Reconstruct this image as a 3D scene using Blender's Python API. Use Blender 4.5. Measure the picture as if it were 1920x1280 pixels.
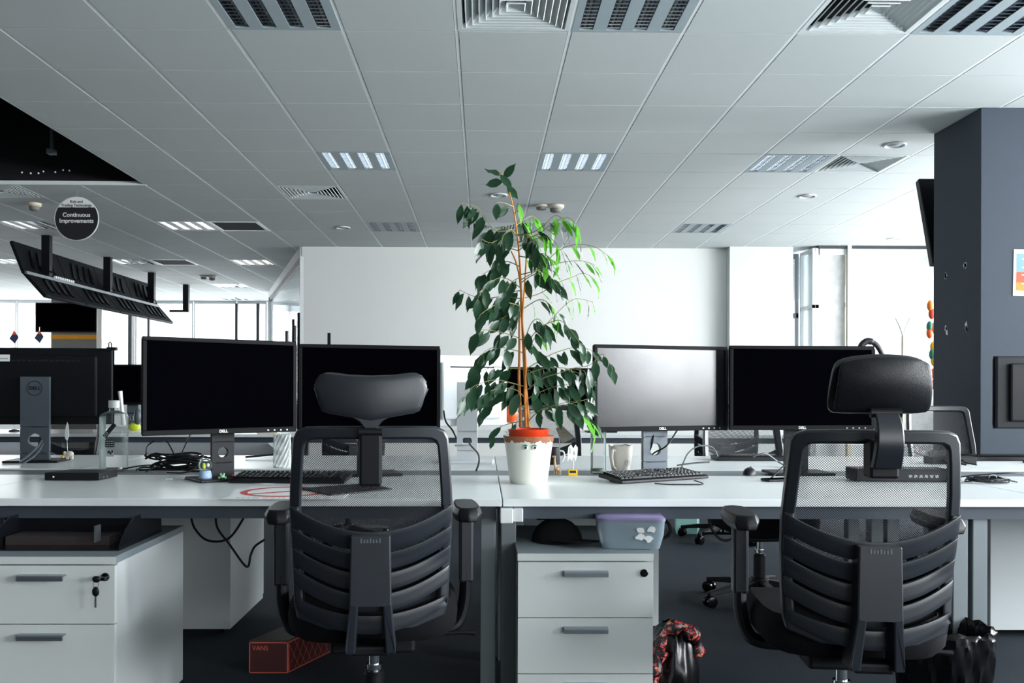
import bpy, bmesh, math, random
from mathutils import Vector, Matrix

for o in list(bpy.data.objects):
    bpy.data.objects.remove(o)
S = bpy.context.scene
COL = S.collection
PI = math.pi

# ------------------------------------------------------------------ camera
F, YAW, ROLL, CX, CY = 1663.4, 0.0113, 0.0028, 922.85, 729.0   # pixels of the 1920 x 1280 frame
ZCAM = 1.085
ZCEIL = ZCAM + 1.89
cam = bpy.data.cameras.new('camera')
cam.sensor_width = 36.0
cam.sensor_fit = 'HORIZONTAL'
cam.lens = F / 1920 * 36
cam.shift_x = (960 - CX) / 1920
cam.shift_y = (CY - 640) / 1920
cam.clip_start, cam.clip_end = 0.05, 200
cam_ob = bpy.data.objects.new('camera', cam)
COL.objects.link(cam_ob)
cam_ob.matrix_world = (Matrix.Translation((0, 0, ZCAM)) @ Matrix.Rotation(-YAW, 4, 'Z')
                       @ Matrix.Rotation(PI / 2, 4, 'X') @ Matrix.Rotation(ROLL, 4, 'Z'))
S.camera = cam_ob

# ------------------------------------------------------------------ world, daylight, exposure
S.view_settings.view_transform = 'Standard'
S.view_settings.look = 'None'
S.view_settings.gamma = 1.0
S.view_settings.use_curve_mapping = False
S.view_settings.exposure = 0.6
W = bpy.data.worlds.new('sky')
S.world = W
W.use_nodes = True
wb = W.node_tree.nodes['Background']
wb.inputs['Color'].default_value = (0.90, 0.96, 1.0, 1)
wb.inputs['Strength'].default_value = 2.8


def area(name, loc, rot, sx, sy, power, col):
    l = bpy.data.lights.new(name, 'AREA')
    l.shape = 'RECTANGLE'
    l.size, l.size_y, l.energy, l.color = sx, sy, power, col
    o = bpy.data.objects.new(name, l)
    COL.objects.link(o)
    o.location, o.rotation_euler = loc, rot
    return o


# daylight outside each bank of windows, then two added fill lights
area('daylight_right', (7.0, 1.6, 1.9), (0, PI / 2, 0), 1.6, 9.5, 1400, (0.93, 0.97, 1.0))
area('daylight_right_far', (7.0, 9.0, 1.9), (0, PI / 2, 0), 1.6, 4.4, 480, (0.95, 0.98, 1.0))
area('daylight_blind', (5.5, 12.6, 1.6), (-PI / 2, 0, 0), 2.2, 2.6, 60, (0.97, 0.99, 1.0))
area('daylight_far_left', (-7.0, 20.6, 1.6), (-PI / 2, 0, 0), 11.0, 2.6, 480, (0.97, 0.99, 1.0))
area('fill_left_far', (-13.9, 15.6, 1.8), (0, -PI / 2, 0), 1.8, 6.0, 230, (0.97, 0.99, 1.0))  # added fill through made-up left windows, brightens the far end
area('fill_behind', (3.9, -5.6, 1.85), (PI / 2, 0, 0), 4.6, 1.7, 120, (0.95, 0.98, 1.0))  # added fill from unseen windows, brightens fronts facing the camera


# ------------------------------------------------------------------ photograph pixel -> point in the room
def ray(u, v):
    du, dv = u - CX, v - CY
    a = du * math.cos(ROLL) + dv * math.sin(ROLL)
    b = -du * math.sin(ROLL) + dv * math.cos(ROLL)
    return Vector((a / F * math.cos(YAW) + math.sin(YAW), -a / F * math.sin(YAW) + math.cos(YAW), -b / F))


def at(u, v, Y):
    r = ray(u, v)
    return r * (Y / r.y) + Vector((0, 0, ZCAM))


def atz(u, v, z):
    r = ray(u, v)
    return r * ((z - ZCAM) / r.z) + Vector((0, 0, ZCAM))


# ------------------------------------------------------------------ materials
def lin(c):
    def f(x):
        x /= 255.0
        return x / 12.92 if x <= 0.04045 else ((x + 0.055) / 1.055) ** 2.4
    return (f(c[0]), f(c[1]), f(c[2]), 1)


MATS = {}


def mat(name, c, rough=0.5, metal=0.0, spec=0.5, var=0.08, scale=12.0, bump=0.0, bscale=200.0,
        trans=0.0, emit=None, estr=0.0, coat=0.0, rvar=0.0):
    if name in MATS:
        return MATS[name]
    m = bpy.data.materials.new(name)
    m.use_nodes = True
    nt = m.node_tree
    p = nt.nodes['Principled BSDF']
    tc = nt.nodes.new('ShaderNodeTexCoord')
    n = nt.nodes.new('ShaderNodeTexNoise')
    n.inputs['Scale'].default_value = scale
    n.inputs['Detail'].default_value = 4
    nt.links.new(tc.outputs['Object'], n.inputs['Vector'])
    mx = nt.nodes.new('ShaderNodeMix')
    mx.data_type = 'RGBA'
    l = lin(c)
    mx.inputs['A'].default_value = (l[0] * (1 - var), l[1] * (1 - var), l[2] * (1 - var), 1)
    mx.inputs['B'].default_value = (min(1, l[0] * (1 + var)), min(1, l[1] * (1 + var)), min(1, l[2] * (1 + var)), 1)
    nt.links.new(n.outputs['Fac'], mx.inputs['Factor'])
    nt.links.new(mx.outputs['Result'], p.inputs['Base Color'])
    p.inputs['Roughness'].default_value = rough
    p.inputs['Metallic'].default_value = metal
    p.inputs['Specular IOR Level'].default_value = spec
    p.inputs['Coat Weight'].default_value = coat
    p.inputs['Transmission Weight'].default_value = trans
    if emit:
        p.inputs['Emission Color'].default_value = lin(emit)
        p.inputs['Emission Strength'].default_value = estr
    if rvar:
        mr = nt.nodes.new('ShaderNodeMapRange')
        mr.inputs['To Min'].default_value = max(0.02, rough - rvar)
        mr.inputs['To Max'].default_value = rough + rvar
        nt.links.new(n.outputs['Fac'], mr.inputs['Value'])
        nt.links.new(mr.outputs['Result'], p.inputs['Roughness'])
    if bump:
        n2 = nt.nodes.new('ShaderNodeTexNoise')
        n2.inputs['Scale'].default_value = bscale
        n2.inputs['Detail'].default_value = 3
        nt.links.new(tc.outputs['Object'], n2.inputs['Vector'])
        b = nt.nodes.new('ShaderNodeBump')
        b.inputs['Strength'].default_value = bump
        b.inputs['Distance'].default_value = 0.002
        nt.links.new(n2.outputs['Fac'], b.inputs['Height'])
        nt.links.new(b.outputs['Normal'], p.inputs['Normal'])
    MATS[name] = m
    return m


def see_through(name, c, alpha, rough=0.05, spec=0.6):
    """thin clear sheet: mostly transparent, with its own tint and gloss"""
    if name in MATS:
        return MATS[name]
    m = bpy.data.materials.new(name)
    m.use_nodes = True
    nt = m.node_tree
    p = nt.nodes['Principled BSDF']
    p.inputs['Base Color'].default_value = lin(c)
    p.inputs['Roughness'].default_value = rough
    p.inputs['Specular IOR Level'].default_value = spec
    fr = nt.nodes.new('ShaderNodeFresnel')
    fr.inputs['IOR'].default_value = 1.28
    ad = nt.nodes.new('ShaderNodeMath')
    ad.operation = 'ADD'
    ad.use_clamp = True
    ad.inputs[1].default_value = alpha
    nt.links.new(fr.outputs['Fac'], ad.inputs[0])
    nt.links.new(ad.outputs['Value'], p.inputs['Alpha'])
    MATS[name] = m
    return m


def cloth_translucent(name, c, t, rough=0.6):
    if name in MATS:
        return MATS[name]
    m = bpy.data.materials.new(name)
    m.use_nodes = True
    nt = m.node_tree
    p = nt.nodes['Principled BSDF']
    tc = nt.nodes.new('ShaderNodeTexCoord')
    n = nt.nodes.new('ShaderNodeTexNoise')
    n.inputs['Scale'].default_value = 9
    nt.links.new(tc.outputs['Object'], n.inputs['Vector'])
    l = lin(c)
    mx = nt.nodes.new('ShaderNodeMix')
    mx.data_type = 'RGBA'
    mx.inputs['A'].default_value = (l[0] * .7, l[1] * .7, l[2] * .7, 1)
    mx.inputs['B'].default_value = (min(1, l[0] * 1.25), min(1, l[1] * 1.25), min(1, l[2] * 1.25), 1)
    nt.links.new(n.outputs['Fac'], mx.inputs['Factor'])
    nt.links.new(mx.outputs['Result'], p.inputs['Base Color'])
    p.inputs['Roughness'].default_value = rough
    tr = nt.nodes.new('ShaderNodeBsdfTranslucent')
    nt.links.new(mx.outputs['Result'], tr.inputs['Color'])
    ms = nt.nodes.new('ShaderNodeMixShader')
    ms.inputs['Fac'].default_value = t
    nt.links.new(p.outputs['BSDF'], ms.inputs[1])
    nt.links.new(tr.outputs['BSDF'], ms.inputs[2])
    nt.links.new(ms.outputs['Shader'], nt.nodes['Material Output'].inputs['Surface'])
    MATS[name] = m
    return m


def mesh_fabric(name, c, pitch, hole):
    """woven chair net: round-ish holes on a diagonal lattice"""
    m = bpy.data.materials.new(name)
    m.use_nodes = True
    nt = m.node_tree
    p = nt.nodes['Principled BSDF']
    p.inputs['Base Color'].default_value = lin(c)
    p.inputs['Roughness'].default_value = 0.6
    tc = nt.nodes.new('ShaderNodeTexCoord')
    sp = nt.nodes.new('ShaderNodeSeparateXYZ')
    nt.links.new(tc.outputs['Object'], sp.inputs[0])

    def mth(op, a, b=None):
        nd = nt.nodes.new('ShaderNodeMath')
        nd.operation = op
        for k, x in enumerate((a, b)):
            if x is None:
                continue
            if isinstance(x, (int, float)):
                nd.inputs[k].default_value = x
            else:
                nt.links.new(x, nd.inputs[k])
        return nd.outputs[0]
    k = PI / pitch
    s1 = mth('SINE', mth('MULTIPLY', mth('ADD', sp.outputs['X'], sp.outputs['Z']), k))
    s2 = mth('SINE', mth('MULTIPLY', mth('SUBTRACT', sp.outputs['X'], sp.outputs['Z']), k))
    pr = mth('ABSOLUTE', mth('MULTIPLY', s1, s2))
    al = mth('SUBTRACT', 1.0, mth('GREATER_THAN', pr, hole))
    nt.links.new(al, p.inputs['Alpha'])
    return m


def floral(name):
    m = bpy.data.materials.new(name)
    m.use_nodes = True
    nt = m.node_tree
    p = nt.nodes['Principled BSDF']
    tc = nt.nodes.new('ShaderNodeTexCoord')
    n = nt.nodes.new('ShaderNodeTexNoise')
    n.inputs['Scale'].default_value = 75
    n.inputs['Detail'].default_value = 2
    nt.links.new(tc.outputs['Object'], n.inputs['Vector'])
    r = nt.nodes.new('ShaderNodeValToRGB')
    r.color_ramp.interpolation = 'CONSTANT'
    e = r.color_ramp.elements
    e[0].position, e[0].color = 0, lin((18, 16, 20))
    e[1].position, e[1].color = .53, lin((206, 60, 62))
    q = e.new(.60)
    q.color = lin((18, 16, 20))
    q = e.new(.64)
    q.color = lin((226, 150, 150))
    q = e.new(.68)
    q.color = lin((206, 178, 60))
    nt.links.new(n.outputs['Fac'], r.inputs['Fac'])
    nt.links.new(r.outputs['Color'], p.inputs['Base Color'])
    p.inputs['Roughness'].default_value = .4
    MATS[name] = m
    return m


M = {}
M['tile'] = mat('ceiling_tile', (186, 193, 193), .9, var=.05, scale=260, bump=.25, bscale=500)
M['tbar'] = mat('ceiling_grid_metal', (226, 233, 233), .6)
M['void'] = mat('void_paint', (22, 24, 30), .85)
M['duct'] = mat('duct_black', (96, 98, 110), .5, var=.3)
M['carpet'] = mat('carpet', (48, 56, 64), .95, var=.35, scale=140, bump=.8, bscale=420, spec=.2)
M['wall'] = mat('painted_wall', (238, 239, 236), .8, var=.02, scale=3)
M['wallwhite'] = mat('white_paint', (216, 219, 220), .75, var=.02, scale=3)
M['cream'] = mat('cream_wall', (140, 139, 130), .8, var=.03, scale=3)
M['column'] = mat('slate_paint', (46, 56, 68), .75, var=.08, scale=120, bump=.25, bscale=300)
M['plaster'] = mat('bare_plaster', (225, 225, 225), .9)
M['greycol'] = mat('grey_concrete', (128, 128, 122), .8)
M['lamin'] = mat('white_laminate', (226, 232, 233), .32, var=.02, scale=5, spec=.45)
M['drawer'] = mat('drawer_laminate', (208, 214, 213), .42, var=.02, scale=5)
M['drawerside'] = mat('drawer_side', (205, 211, 212), .25, var=.02, scale=4, spec=.5)
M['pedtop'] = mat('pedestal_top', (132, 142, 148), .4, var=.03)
M['steel'] = mat('grey_steel', (120, 128, 132), .45, metal=.3, var=.05)
M['beam'] = mat('slate_steel', (66, 74, 84), .5, metal=.2, var=.05)
M['alu'] = mat('brushed_aluminium', (150, 158, 165), .3, metal=.85, var=.05)
M['chrome'] = mat('chrome', (205, 208, 210), .12, metal=1)
M['black'] = mat('black_plastic', (14, 16, 21), .42, spec=.3, var=.15, scale=60, bump=.06, bscale=900)
M['blackgloss'] = mat('black_gloss_plastic', (10, 11, 15), .22, spec=.25, var=.1)
M['chairplastic'] = mat('chair_plastic', (29, 34, 41), .36, spec=.65, var=.1, scale=80, bump=.12, bscale=900)
M['chairdark'] = mat('chair_dark_plastic', (15, 17, 22), .5, spec=.25, var=.1)
M['leather'] = mat('black_leatherette', (16, 18, 23), .42, spec=.4, var=.15, scale=90, bump=.3, bscale=420)
M['fabric'] = mat('black_fabric', (11, 12, 16), .9, var=.2, scale=300, bump=.4, bscale=700, spec=.2)
M['net'] = mesh_fabric('chair_net', (24, 27, 33), .0062, .30)
M['screen'] = mat('screen_off', (3, 3, 6), .4, spec=.0, var=.2)
M['screenhaze'] = mat('screen_smudged', (16, 18, 22), .22, spec=.7, var=.35, scale=5, rvar=.06)
M['standgrey'] = mat('stand_grey', (84, 93, 101), .42, metal=.2, var=.06)
M['silver'] = mat('stand_silver', (232, 236, 240), .35, metal=.1, var=.04)
M['white'] = mat('white_plastic', (232, 234, 234), .4, var=.03)
M['paper'] = mat('paper', (236, 238, 238), .8, var=.02)
M['label'] = mat('label_print', (160, 166, 170), .6)
M['ink'] = mat('dark_ink', (26, 28, 32), .7)
M['red'] = mat('red_ink', (205, 30, 26), .5)
M['orange'] = mat('orange', (240, 92, 24), .45)
M['orangetape'] = mat('orange_stripe', (246, 166, 30), .5)
M['yellow'] = mat('yellow', (238, 190, 30), .5)
M['lime'] = mat('lime', (206, 222, 60), .5)
M['teal'] = mat('mint_card', (150, 205, 200), .7)
M['leafdark'] = cloth_translucent('fig_leaf', (42, 76, 52), .25, .27)
M['leafbacklit'] = cloth_translucent('backlit_fig_leaf', (112, 190, 66), .55, .33)  # backlight on the fig leaves put into a lighter colour
M['bark'] = mat('fig_bark', (214, 134, 52), .65, var=.3, scale=40, bump=.4, bscale=150)
M['twig'] = mat('fig_twig', (128, 128, 74), .6, var=.25)
M['pot'] = mat('white_glaze', (226, 226, 216), .28, var=.04, scale=6)
M['brownglaze'] = mat('brown_glaze', (150, 96, 66), .5, var=.5, scale=90)
M['terra'] = mat('red_plastic_pot', (214, 60, 22), .3, var=.1)
M['soil'] = mat('soil', (40, 28, 22), .95, var=.4, scale=120, bump=1, bscale=150)
M['glass'] = see_through('clear_glass', (140, 154, 152), .06)
M['pane'] = see_through('window_glass', (235, 242, 244), .02)
M['smoke'] = see_through('smoked_plastic', (20, 22, 28), .72, .15)
M['tub'] = see_through('frosted_tub', (150, 168, 180), .62, .25)
M['lilac'] = mat('lilac_lid', (128, 120, 158), .4)
M['blind'] = cloth_translucent('blind_fabric', (205, 205, 204), .24, .8)
M['ducktape'] = mat('dark_frame', (48, 52, 56), .5)
M['frame'] = mat('window_frame', (214, 218, 220), .45)
M['beige'] = mat('beige_frame', (208, 200, 176), .5)
M['louver'] = mat('louver_mirror', (214, 220, 226), .14, metal=1)
M['lampstrip'] = mat('lamp_strip', (150, 164, 170), .55)
M['tube'] = mat('lamp_tube', (240, 240, 236), .4)
M['tubewhite'] = mat('white_reflection_tube', (240, 240, 240), .4, emit=(238, 246, 250), estr=2.2)  # emission stands in for window light reflected in the slots
M['tubewarm'] = mat('warm_reflection_tube', (255, 236, 214), .4, emit=(255, 226, 190), estr=5.0)  # warm emission imitates reflections of the bright far windows
M['vent'] = mat('vent_enamel', (205, 212, 213), .5)
M['slatematt'] = mat('matt_slate', (42, 50, 60), .9, spec=.1)
M['bezel'] = mat('bezel_plastic', (9, 10, 13), .55, spec=.12)
M['necknear'] = mat('stand_black', (24, 28, 33), .45, spec=.2)
M['dark'] = mat('dark_gap', (14, 16, 20), .9)
M['box'] = mat('maroon_card', (64, 20, 22), .6, var=.12)
M['boxline'] = mat('salmon_print', (196, 92, 70), .6)
M['boxlid'] = mat('dark_card_lid', (54, 46, 46), .6)
M['bag'] = mat('bin_liner', (8, 9, 11), .27, spec=.35, var=.2, bump=.0)
M['floral'] = mat('floral_red', (214, 66, 66), .5)
M['mint'] = mat('mint_green', (150, 205, 160), .5)
M['pale'] = mat('pale_building', (214, 218, 220), .9, var=.03)
M['paleglass'] = mat('pale_building_glass', (168, 178, 184), .4)
M['navy'] = mat('navy_cloth', (52, 58, 84), .8)
M['blue'] = mat('blue_print', (110, 150, 168), .7)
M['redpr'] = mat('red_orange_print', (226, 78, 46), .7)
M['amber'] = mat('amber_print', (240, 130, 40), .7)
M['green'] = mat('green_print', (40, 120, 96), .6)
M['skin'] = mat('ceramic_cream', (220, 214, 200), .4)
M['screenrear'] = mat('screen_rear', (12, 15, 20), .5, spec=.2, var=.15)


# ------------------------------------------------------------------ mesh helpers
class MB:
    def __init__(self):
        self.bm = bmesh.new()

    def quad(self, *p):
        try:
            return self.bm.faces.new([self.bm.verts.new(q) for q in p])
        except ValueError:
            return None

    def box(self, x0, x1, y0, y1, z0, z1, mx=None):
        c = [Vector((x, y, z)) for x in (x0, x1) for y in (y0, y1) for z in (z0, z1)]
        if mx:
            c = [mx @ q for q in c]
        v = [self.bm.verts.new(q) for q in c]
        for f in ((0, 1, 3, 2), (4, 6, 7, 5), (0, 4, 5, 1), (2, 3, 7, 6), (0, 2, 6, 4), (1, 5, 7, 3)):
            self.bm.faces.new([v[k] for k in f])
        return self

    def prism(self, poly, axis, d0, d1):
        """poly: 2-D outline; axis 'x','y','z' = extrusion direction from d0 to d1"""
        def pt(a, b, d):
            return {'x': (d, a, b), 'y': (a, d, b), 'z': (a, b, d)}[axis]
        lo = [self.bm.verts.new(pt(a, b, d0)) for a, b in poly]
        hi = [self.bm.verts.new(pt(a, b, d1)) for a, b in poly]
        n = len(poly)
        self.bm.faces.new(lo)
        self.bm.faces.new(hi[::-1])
        for k in range(n):
            self.bm.faces.new((lo[k], hi[k], hi[(k + 1) % n], lo[(k + 1) % n]))
        return self

    def tube(self, pts, r, seg=8, flat=1.0, close=False):
        pts = [Vector(p) for p in pts]
        n = len(pts)
        rs = r if isinstance(r, (list, tuple)) else [r] * n
        rings = []
        up = Vector((0, 0, 1))
        prev = None
        for k in range(n):
            if close:
                t = pts[(k + 1) % n] - pts[k - 1]
            else:
                t = pts[min(k + 1, n - 1)] - pts[max(k - 1, 0)]
            if t.length < 1e-9:
                t = Vector((0, 0, 1))
            t.normalize()
            if prev is None:
                a = up if abs(t.dot(up)) < .9 else Vector((1, 0, 0))
                nrm = (a - t * a.dot(t)).normalized()
            else:
                nrm = prev - t * prev.dot(t)
                if nrm.length < 1e-6:
                    nrm = t.orthogonal()
                nrm.normalize()
            prev = nrm
            bn = t.cross(nrm)
            rings.append([self.bm.verts.new(pts[k] + (nrm * math.cos(2 * PI * j / seg) + bn * math.sin(2 * PI * j / seg) * flat) * rs[k])
                          for j in range(seg)])
        for k in range(n if close else n - 1):
            a, b = rings[k], rings[(k + 1) % n]
            for j in range(seg):
                self.bm.faces.new((a[j], a[(j + 1) % seg], b[(j + 1) % seg], b[j]))
        if not close:
            self.bm.faces.new(rings[0][::-1])
            self.bm.faces.new(rings[-1])
        return self

    def lathe(self, prof, seg=32, c=(0, 0, 0), mx=None, cap=True):
        c = Vector(c)
        rings = []
        for r, z in prof:
            ring = []
            for j in range(seg):
                q = c + Vector((r * math.cos(2 * PI * j / seg), r * math.sin(2 * PI * j / seg), z))
                ring.append(self.bm.verts.new(mx @ q if mx else q))
            rings.append(ring)
        for a, b in zip(rings, rings[1:]):
            for j in range(seg):
                self.bm.faces.new((a[j], a[(j + 1) % seg], b[(j + 1) % seg], b[j]))
        if cap and prof[0][0] > 1e-6:
            self.bm.faces.new(rings[0][::-1])
        if cap and prof[-1][0] > 1e-6:
            self.bm.faces.new(rings[-1])
        return self

    def surf(self, fn, nu, nv):
        g = [[self.bm.verts.new(fn(i / nu, j / nv)) for j in range(nv + 1)] for i in range(nu + 1)]
        for i in range(nu):
            for j in range(nv):
                self.bm.faces.new((g[i][j], g[i + 1][j], g[i + 1][j + 1], g[i][j + 1]))
        return self

    def ball(self, c, r, seg=16, sc=(1, 1, 1), mx=None):
        n = seg // 2
        prof = [(max(1e-7, r * math.sin(PI * k / n)), -r * math.cos(PI * k / n)) for k in range(n + 1)]
        prof[0] = (1e-7, -r)
        prof[-1] = (1e-7, r)
        T = Matrix.Translation(c) @ Matrix.Diagonal((sc[0], sc[1], sc[2], 1))
        return self.lathe(prof, seg, (0, 0, 0), mx @ T if mx else T)

    def build(self, name, m, parent=None, loc=None, rot=None, smooth=False, bevel=0.0, seg=2, solid=0.0, off=0.0, sub=0):
        bm = self.bm
        bmesh.ops.remove_doubles(bm, verts=bm.verts, dist=1e-6)
        bmesh.ops.recalc_face_normals(bm, faces=bm.faces)
        if smooth:
            for f in bm.faces:
                f.smooth = True
            for e in bm.edges:
                if len(e.link_faces) == 2 and e.calc_face_angle(0) > math.radians(38):
                    e.smooth = False
        me = bpy.data.meshes.new(name)
        bm.to_mesh(me)
        bm.free()
        me.materials.append(m)
        o = bpy.data.objects.new(name, me)
        COL.objects.link(o)
        if parent:
            o.parent = parent
        if loc is not None:
            o.location = loc
        if rot is not None:
            o.rotation_euler = rot
        if sub:
            md = o.modifiers.new('sub', 'SUBSURF')
            md.levels = md.render_levels = sub
        if solid:
            md = o.modifiers.new('solid', 'SOLIDIFY')
            md.thickness = solid
            md.offset = off
        if bevel:
            md = o.modifiers.new('bevel', 'BEVEL')
            md.width = bevel
            md.segments = seg
            md.limit_method = 'ANGLE'
            md.angle_limit = math.radians(35)
        return o


def box(x0, x1, y0, y1, z0, z1, mx=None):
    return MB().box(x0, x1, y0, y1, z0, z1, mx)


def tag(o, label, cat, group=None, kind=None):
    o['label'] = label
    o['category'] = cat
    if group:
        o['group'] = group
    if kind:
        o['kind'] = kind
    return o


def thing(name, label, cat, loc=(0, 0, 0), rz=0.0, group=None):
    o = bpy.data.objects.new(name, None)
    COL.objects.link(o)
    o.location = loc
    o.rotation_euler = (0, 0, rz)
    o.empty_display_size = .05
    return tag(o, label, cat, group)


def struct(o):
    o['kind'] = 'structure'
    return o


def copy_tree(root, loc=None, rz=None, label=None, group=None):
    r = root.copy()
    COL.objects.link(r)
    if loc is not None:
        r.location = loc
    if rz is not None:
        r.rotation_euler = (0, 0, rz)
    if label:
        r['label'] = label
    if group:
        r['group'] = group
    for ch in list(root.children):
        c = ch.copy()
        COL.objects.link(c)
        c.parent = r
        for g in list(ch.children):
            d = g.copy()
            COL.objects.link(d)
            d.parent = c
    return r


def text(s, size, m, name, parent, mx, ext=.0004, align='CENTER', bold=0.0, sx=1.0):
    cu = bpy.data.curves.new('t', 'FONT')
    cu.body = s
    cu.size = size
    cu.extrude = ext
    cu.offset = bold
    cu.align_x = align
    cu.align_y = 'CENTER'
    t = bpy.data.objects.new('t', cu)
    COL.objects.link(t)
    dg = bpy.context.evaluated_depsgraph_get()
    me = bpy.data.meshes.new_from_object(t.evaluated_get(dg))
    bpy.data.objects.remove(t)
    me.materials.clear()
    me.materials.append(m)
    me.transform(mx @ Matrix.Diagonal((sx, 1, 1, 1)))
    o = bpy.data.objects.new(name, me)
    COL.objects.link(o)
    o.parent = parent
    return o


def T(x, y, z):
    return Matrix.Translation((x, y, z))


def RX(a):
    return Matrix.Rotation(a, 4, 'X')


def RY(a):
    return Matrix.Rotation(a, 4, 'Y')


def RZ(a):
    return Matrix.Rotation(a, 4, 'Z')


def interp(tab, x):
    if x <= tab[0][0]:
        return tab[0][1]
    for (a, b), (c, d) in zip(tab, tab[1:]):
        if x <= c:
            return b + (d - b) * (x - a) / (c - a)
    return tab[-1][1]


def spline(pts, n=8):
    """Catmull-Rom through the points"""
    pts = [Vector(p) for p in pts]
    if len(pts) < 3:
        return pts
    out = []
    for k in range(len(pts) - 1):
        p0 = pts[max(k - 1, 0)]
        p1, p2 = pts[k], pts[k + 1]
        p3 = pts[min(k + 2, len(pts) - 1)]
        for j in range(n):
            t = j / n
            out.append(0.5 * ((2 * p1) + (p2 - p0) * t + (2 * p0 - 5 * p1 + 4 * p2 - p3) * t * t
                              + (3 * p1 - p0 - 3 * p2 + p3) * t ** 3))
    out.append(pts[-1])
    return out

# ================================================================== the room
X0G, Y0G, TS = -0.1397, 4.6946, 0.6          # ceiling grid origin and module
I0, I1, J0, J1 = -22, 11, -16, 25


def gx(i):
    return X0G + TS * i


def gy(j):
    return Y0G + TS * j


LIGHTS = [(-2, -1), (1, -1), (4, -1), (-2, 4), (1, 4), (4, 4), (-2, 9), (1, 9), (4, 9),
          (-6, 9), (-9, 9), (-6, 14), (-9, 14), (-12, 14), (-8, 19), (-9, 23)]
VENTS = [(0, -1), (3, -1), (5, 4), (-3, 6), (-8, 6), (0, 9)]
DARKP = [(-5, 9), (-8, 14)]
VOID = set((i, j) for i in range(-15, -5) for j in range(0, 6))
SKIP = set(LIGHTS) | set(VENTS) | set(DARKP) | VOID

XL, XR, YF, YB = gx(I0), 6.6, gy(J0) + .05, 19.9
# carpet
struct(box(XL - .3, XR + .6, YF - .2, YB + .3, -.12, 0).build('floor', M['carpet']))
# suspended ceiling: lay-in tiles with a stepped edge
mb = MB()
for i in range(I0, I1 + 1):
    for j in range(J0, J1):
        if (i, j) in SKIP:
            continue
        a, b, c, d = gx(i) + .012, gx(i + 1) - .012, gy(j) + .005, gy(j + 1) - .005
        b = min(b, XR)
        z0, z1 = ZCEIL, ZCEIL + .016
        mb.quad((a, c, z0), (a, d, z0), (b, d, z0), (b, c, z0))
        mb.quad((a, c, z0), (a, c, z1), (a, d, z1), (a, d, z0))
        mb.quad((b, c, z0), (b, d, z0), (b, d, z1), (b, c, z1))
        mb.quad((a, c, z0), (b, c, z0), (b, c, z1), (a, c, z1))
        mb.quad((a, d, z0), (a, d, z1), (b, d, z1), (b, d, z0))
struct(mb.build('ceiling', M['tile']))
mb = MB()
for i in range(I0, I1 + 2):
    x = min(gx(i), XR)
    spans = [(gy(J0), gy(J1))]
    if -15 < i < -5:
        spans = [(gy(J0), gy(0)), (gy(6), gy(J1))]
    for a, b in spans:
        mb.box(x - .0095, x + .0095, a, b, ZCEIL + .0015, ZCEIL + .03)
for j in range(J0, J1 + 1):
    y = gy(j)
    spans = [(gx(I0), XR)]
    if 0 < j < 6:
        spans = [(gx(I0), gx(-15)), (gx(-5), XR)]
    for a, b in spans:
        mb.box(a, b, y - .013, y + .013, ZCEIL + .0085, ZCEIL + .0305)
mb.box(gx(-15) - .01, gx(-5) + .01, gy(6) - .012, gy(6) + .012, ZCEIL - .004, ZCEIL + .03)
struct(mb.build('trim_1', M['tbar']))
# bare slab over the tiles, seen through the open bay
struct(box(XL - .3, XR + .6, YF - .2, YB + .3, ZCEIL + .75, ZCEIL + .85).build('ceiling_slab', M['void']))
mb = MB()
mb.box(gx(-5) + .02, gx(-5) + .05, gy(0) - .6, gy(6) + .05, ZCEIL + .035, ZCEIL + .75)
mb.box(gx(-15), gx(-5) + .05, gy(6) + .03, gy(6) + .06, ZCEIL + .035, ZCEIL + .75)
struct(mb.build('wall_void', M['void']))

# outer walls with window openings
def wall_run(name, m, along, pos, a, b, thick, openings, sill, head):
    """along 'x' or 'y'; openings = [(from, to)]"""
    mb = MB()

    def seg(s, e, z0, z1):
        if e - s < 1e-4:
            return
        if along == 'x':
            mb.box(s, e, pos, pos + thick, z0, z1)
        else:
            mb.box(pos, pos + thick, s, e, z0, z1)
    seg(a, b, 0, sill)
    seg(a, b, head, ZCEIL + .75)
    cur = a
    for s, e in openings:
        seg(cur, s, sill, head)
        cur = e
    seg(cur, b, sill, head)
    return struct(mb.build(name, m))


WIN = [0]


def window(along, pos, s, e, z0, z1, parts, transom=None, m=None, depth=.06, fw=.05):
    """a fixed window: frame bars, mullions and one pane"""
    WIN[0] += 1
    mb = MB()

    def bar(a, b, c, d):
        if along == 'x':
            mb.box(a, b, pos, pos + depth, c, d)
        else:
            mb.box(pos, pos + depth, a, b, c, d)
    bar(s, e, z0, z0 + fw)
    bar(s, e, z1 - fw, z1)
    for k in range(parts + 1):
        x = s + (e - s) * k / parts
        bar(max(s, x - fw / 2), min(e, x + fw / 2), z0 + fw, z1 - fw)
    if transom:
        bar(s, e, transom - fw / 2, transom + fw / 2)
    w = struct(mb.build('window_%d' % WIN[0], m or M['frame']))
    mb = MB()
    if along == 'x':
        mb.box(s, e, pos + depth * .4, pos + depth * .4 + .008, z0, z1)
    else:
        mb.box(pos + depth * .4, pos + depth * .4 + .008, s, e, z0, z1)
    mb.build('pane', M['pane'], w)
    return w


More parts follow.
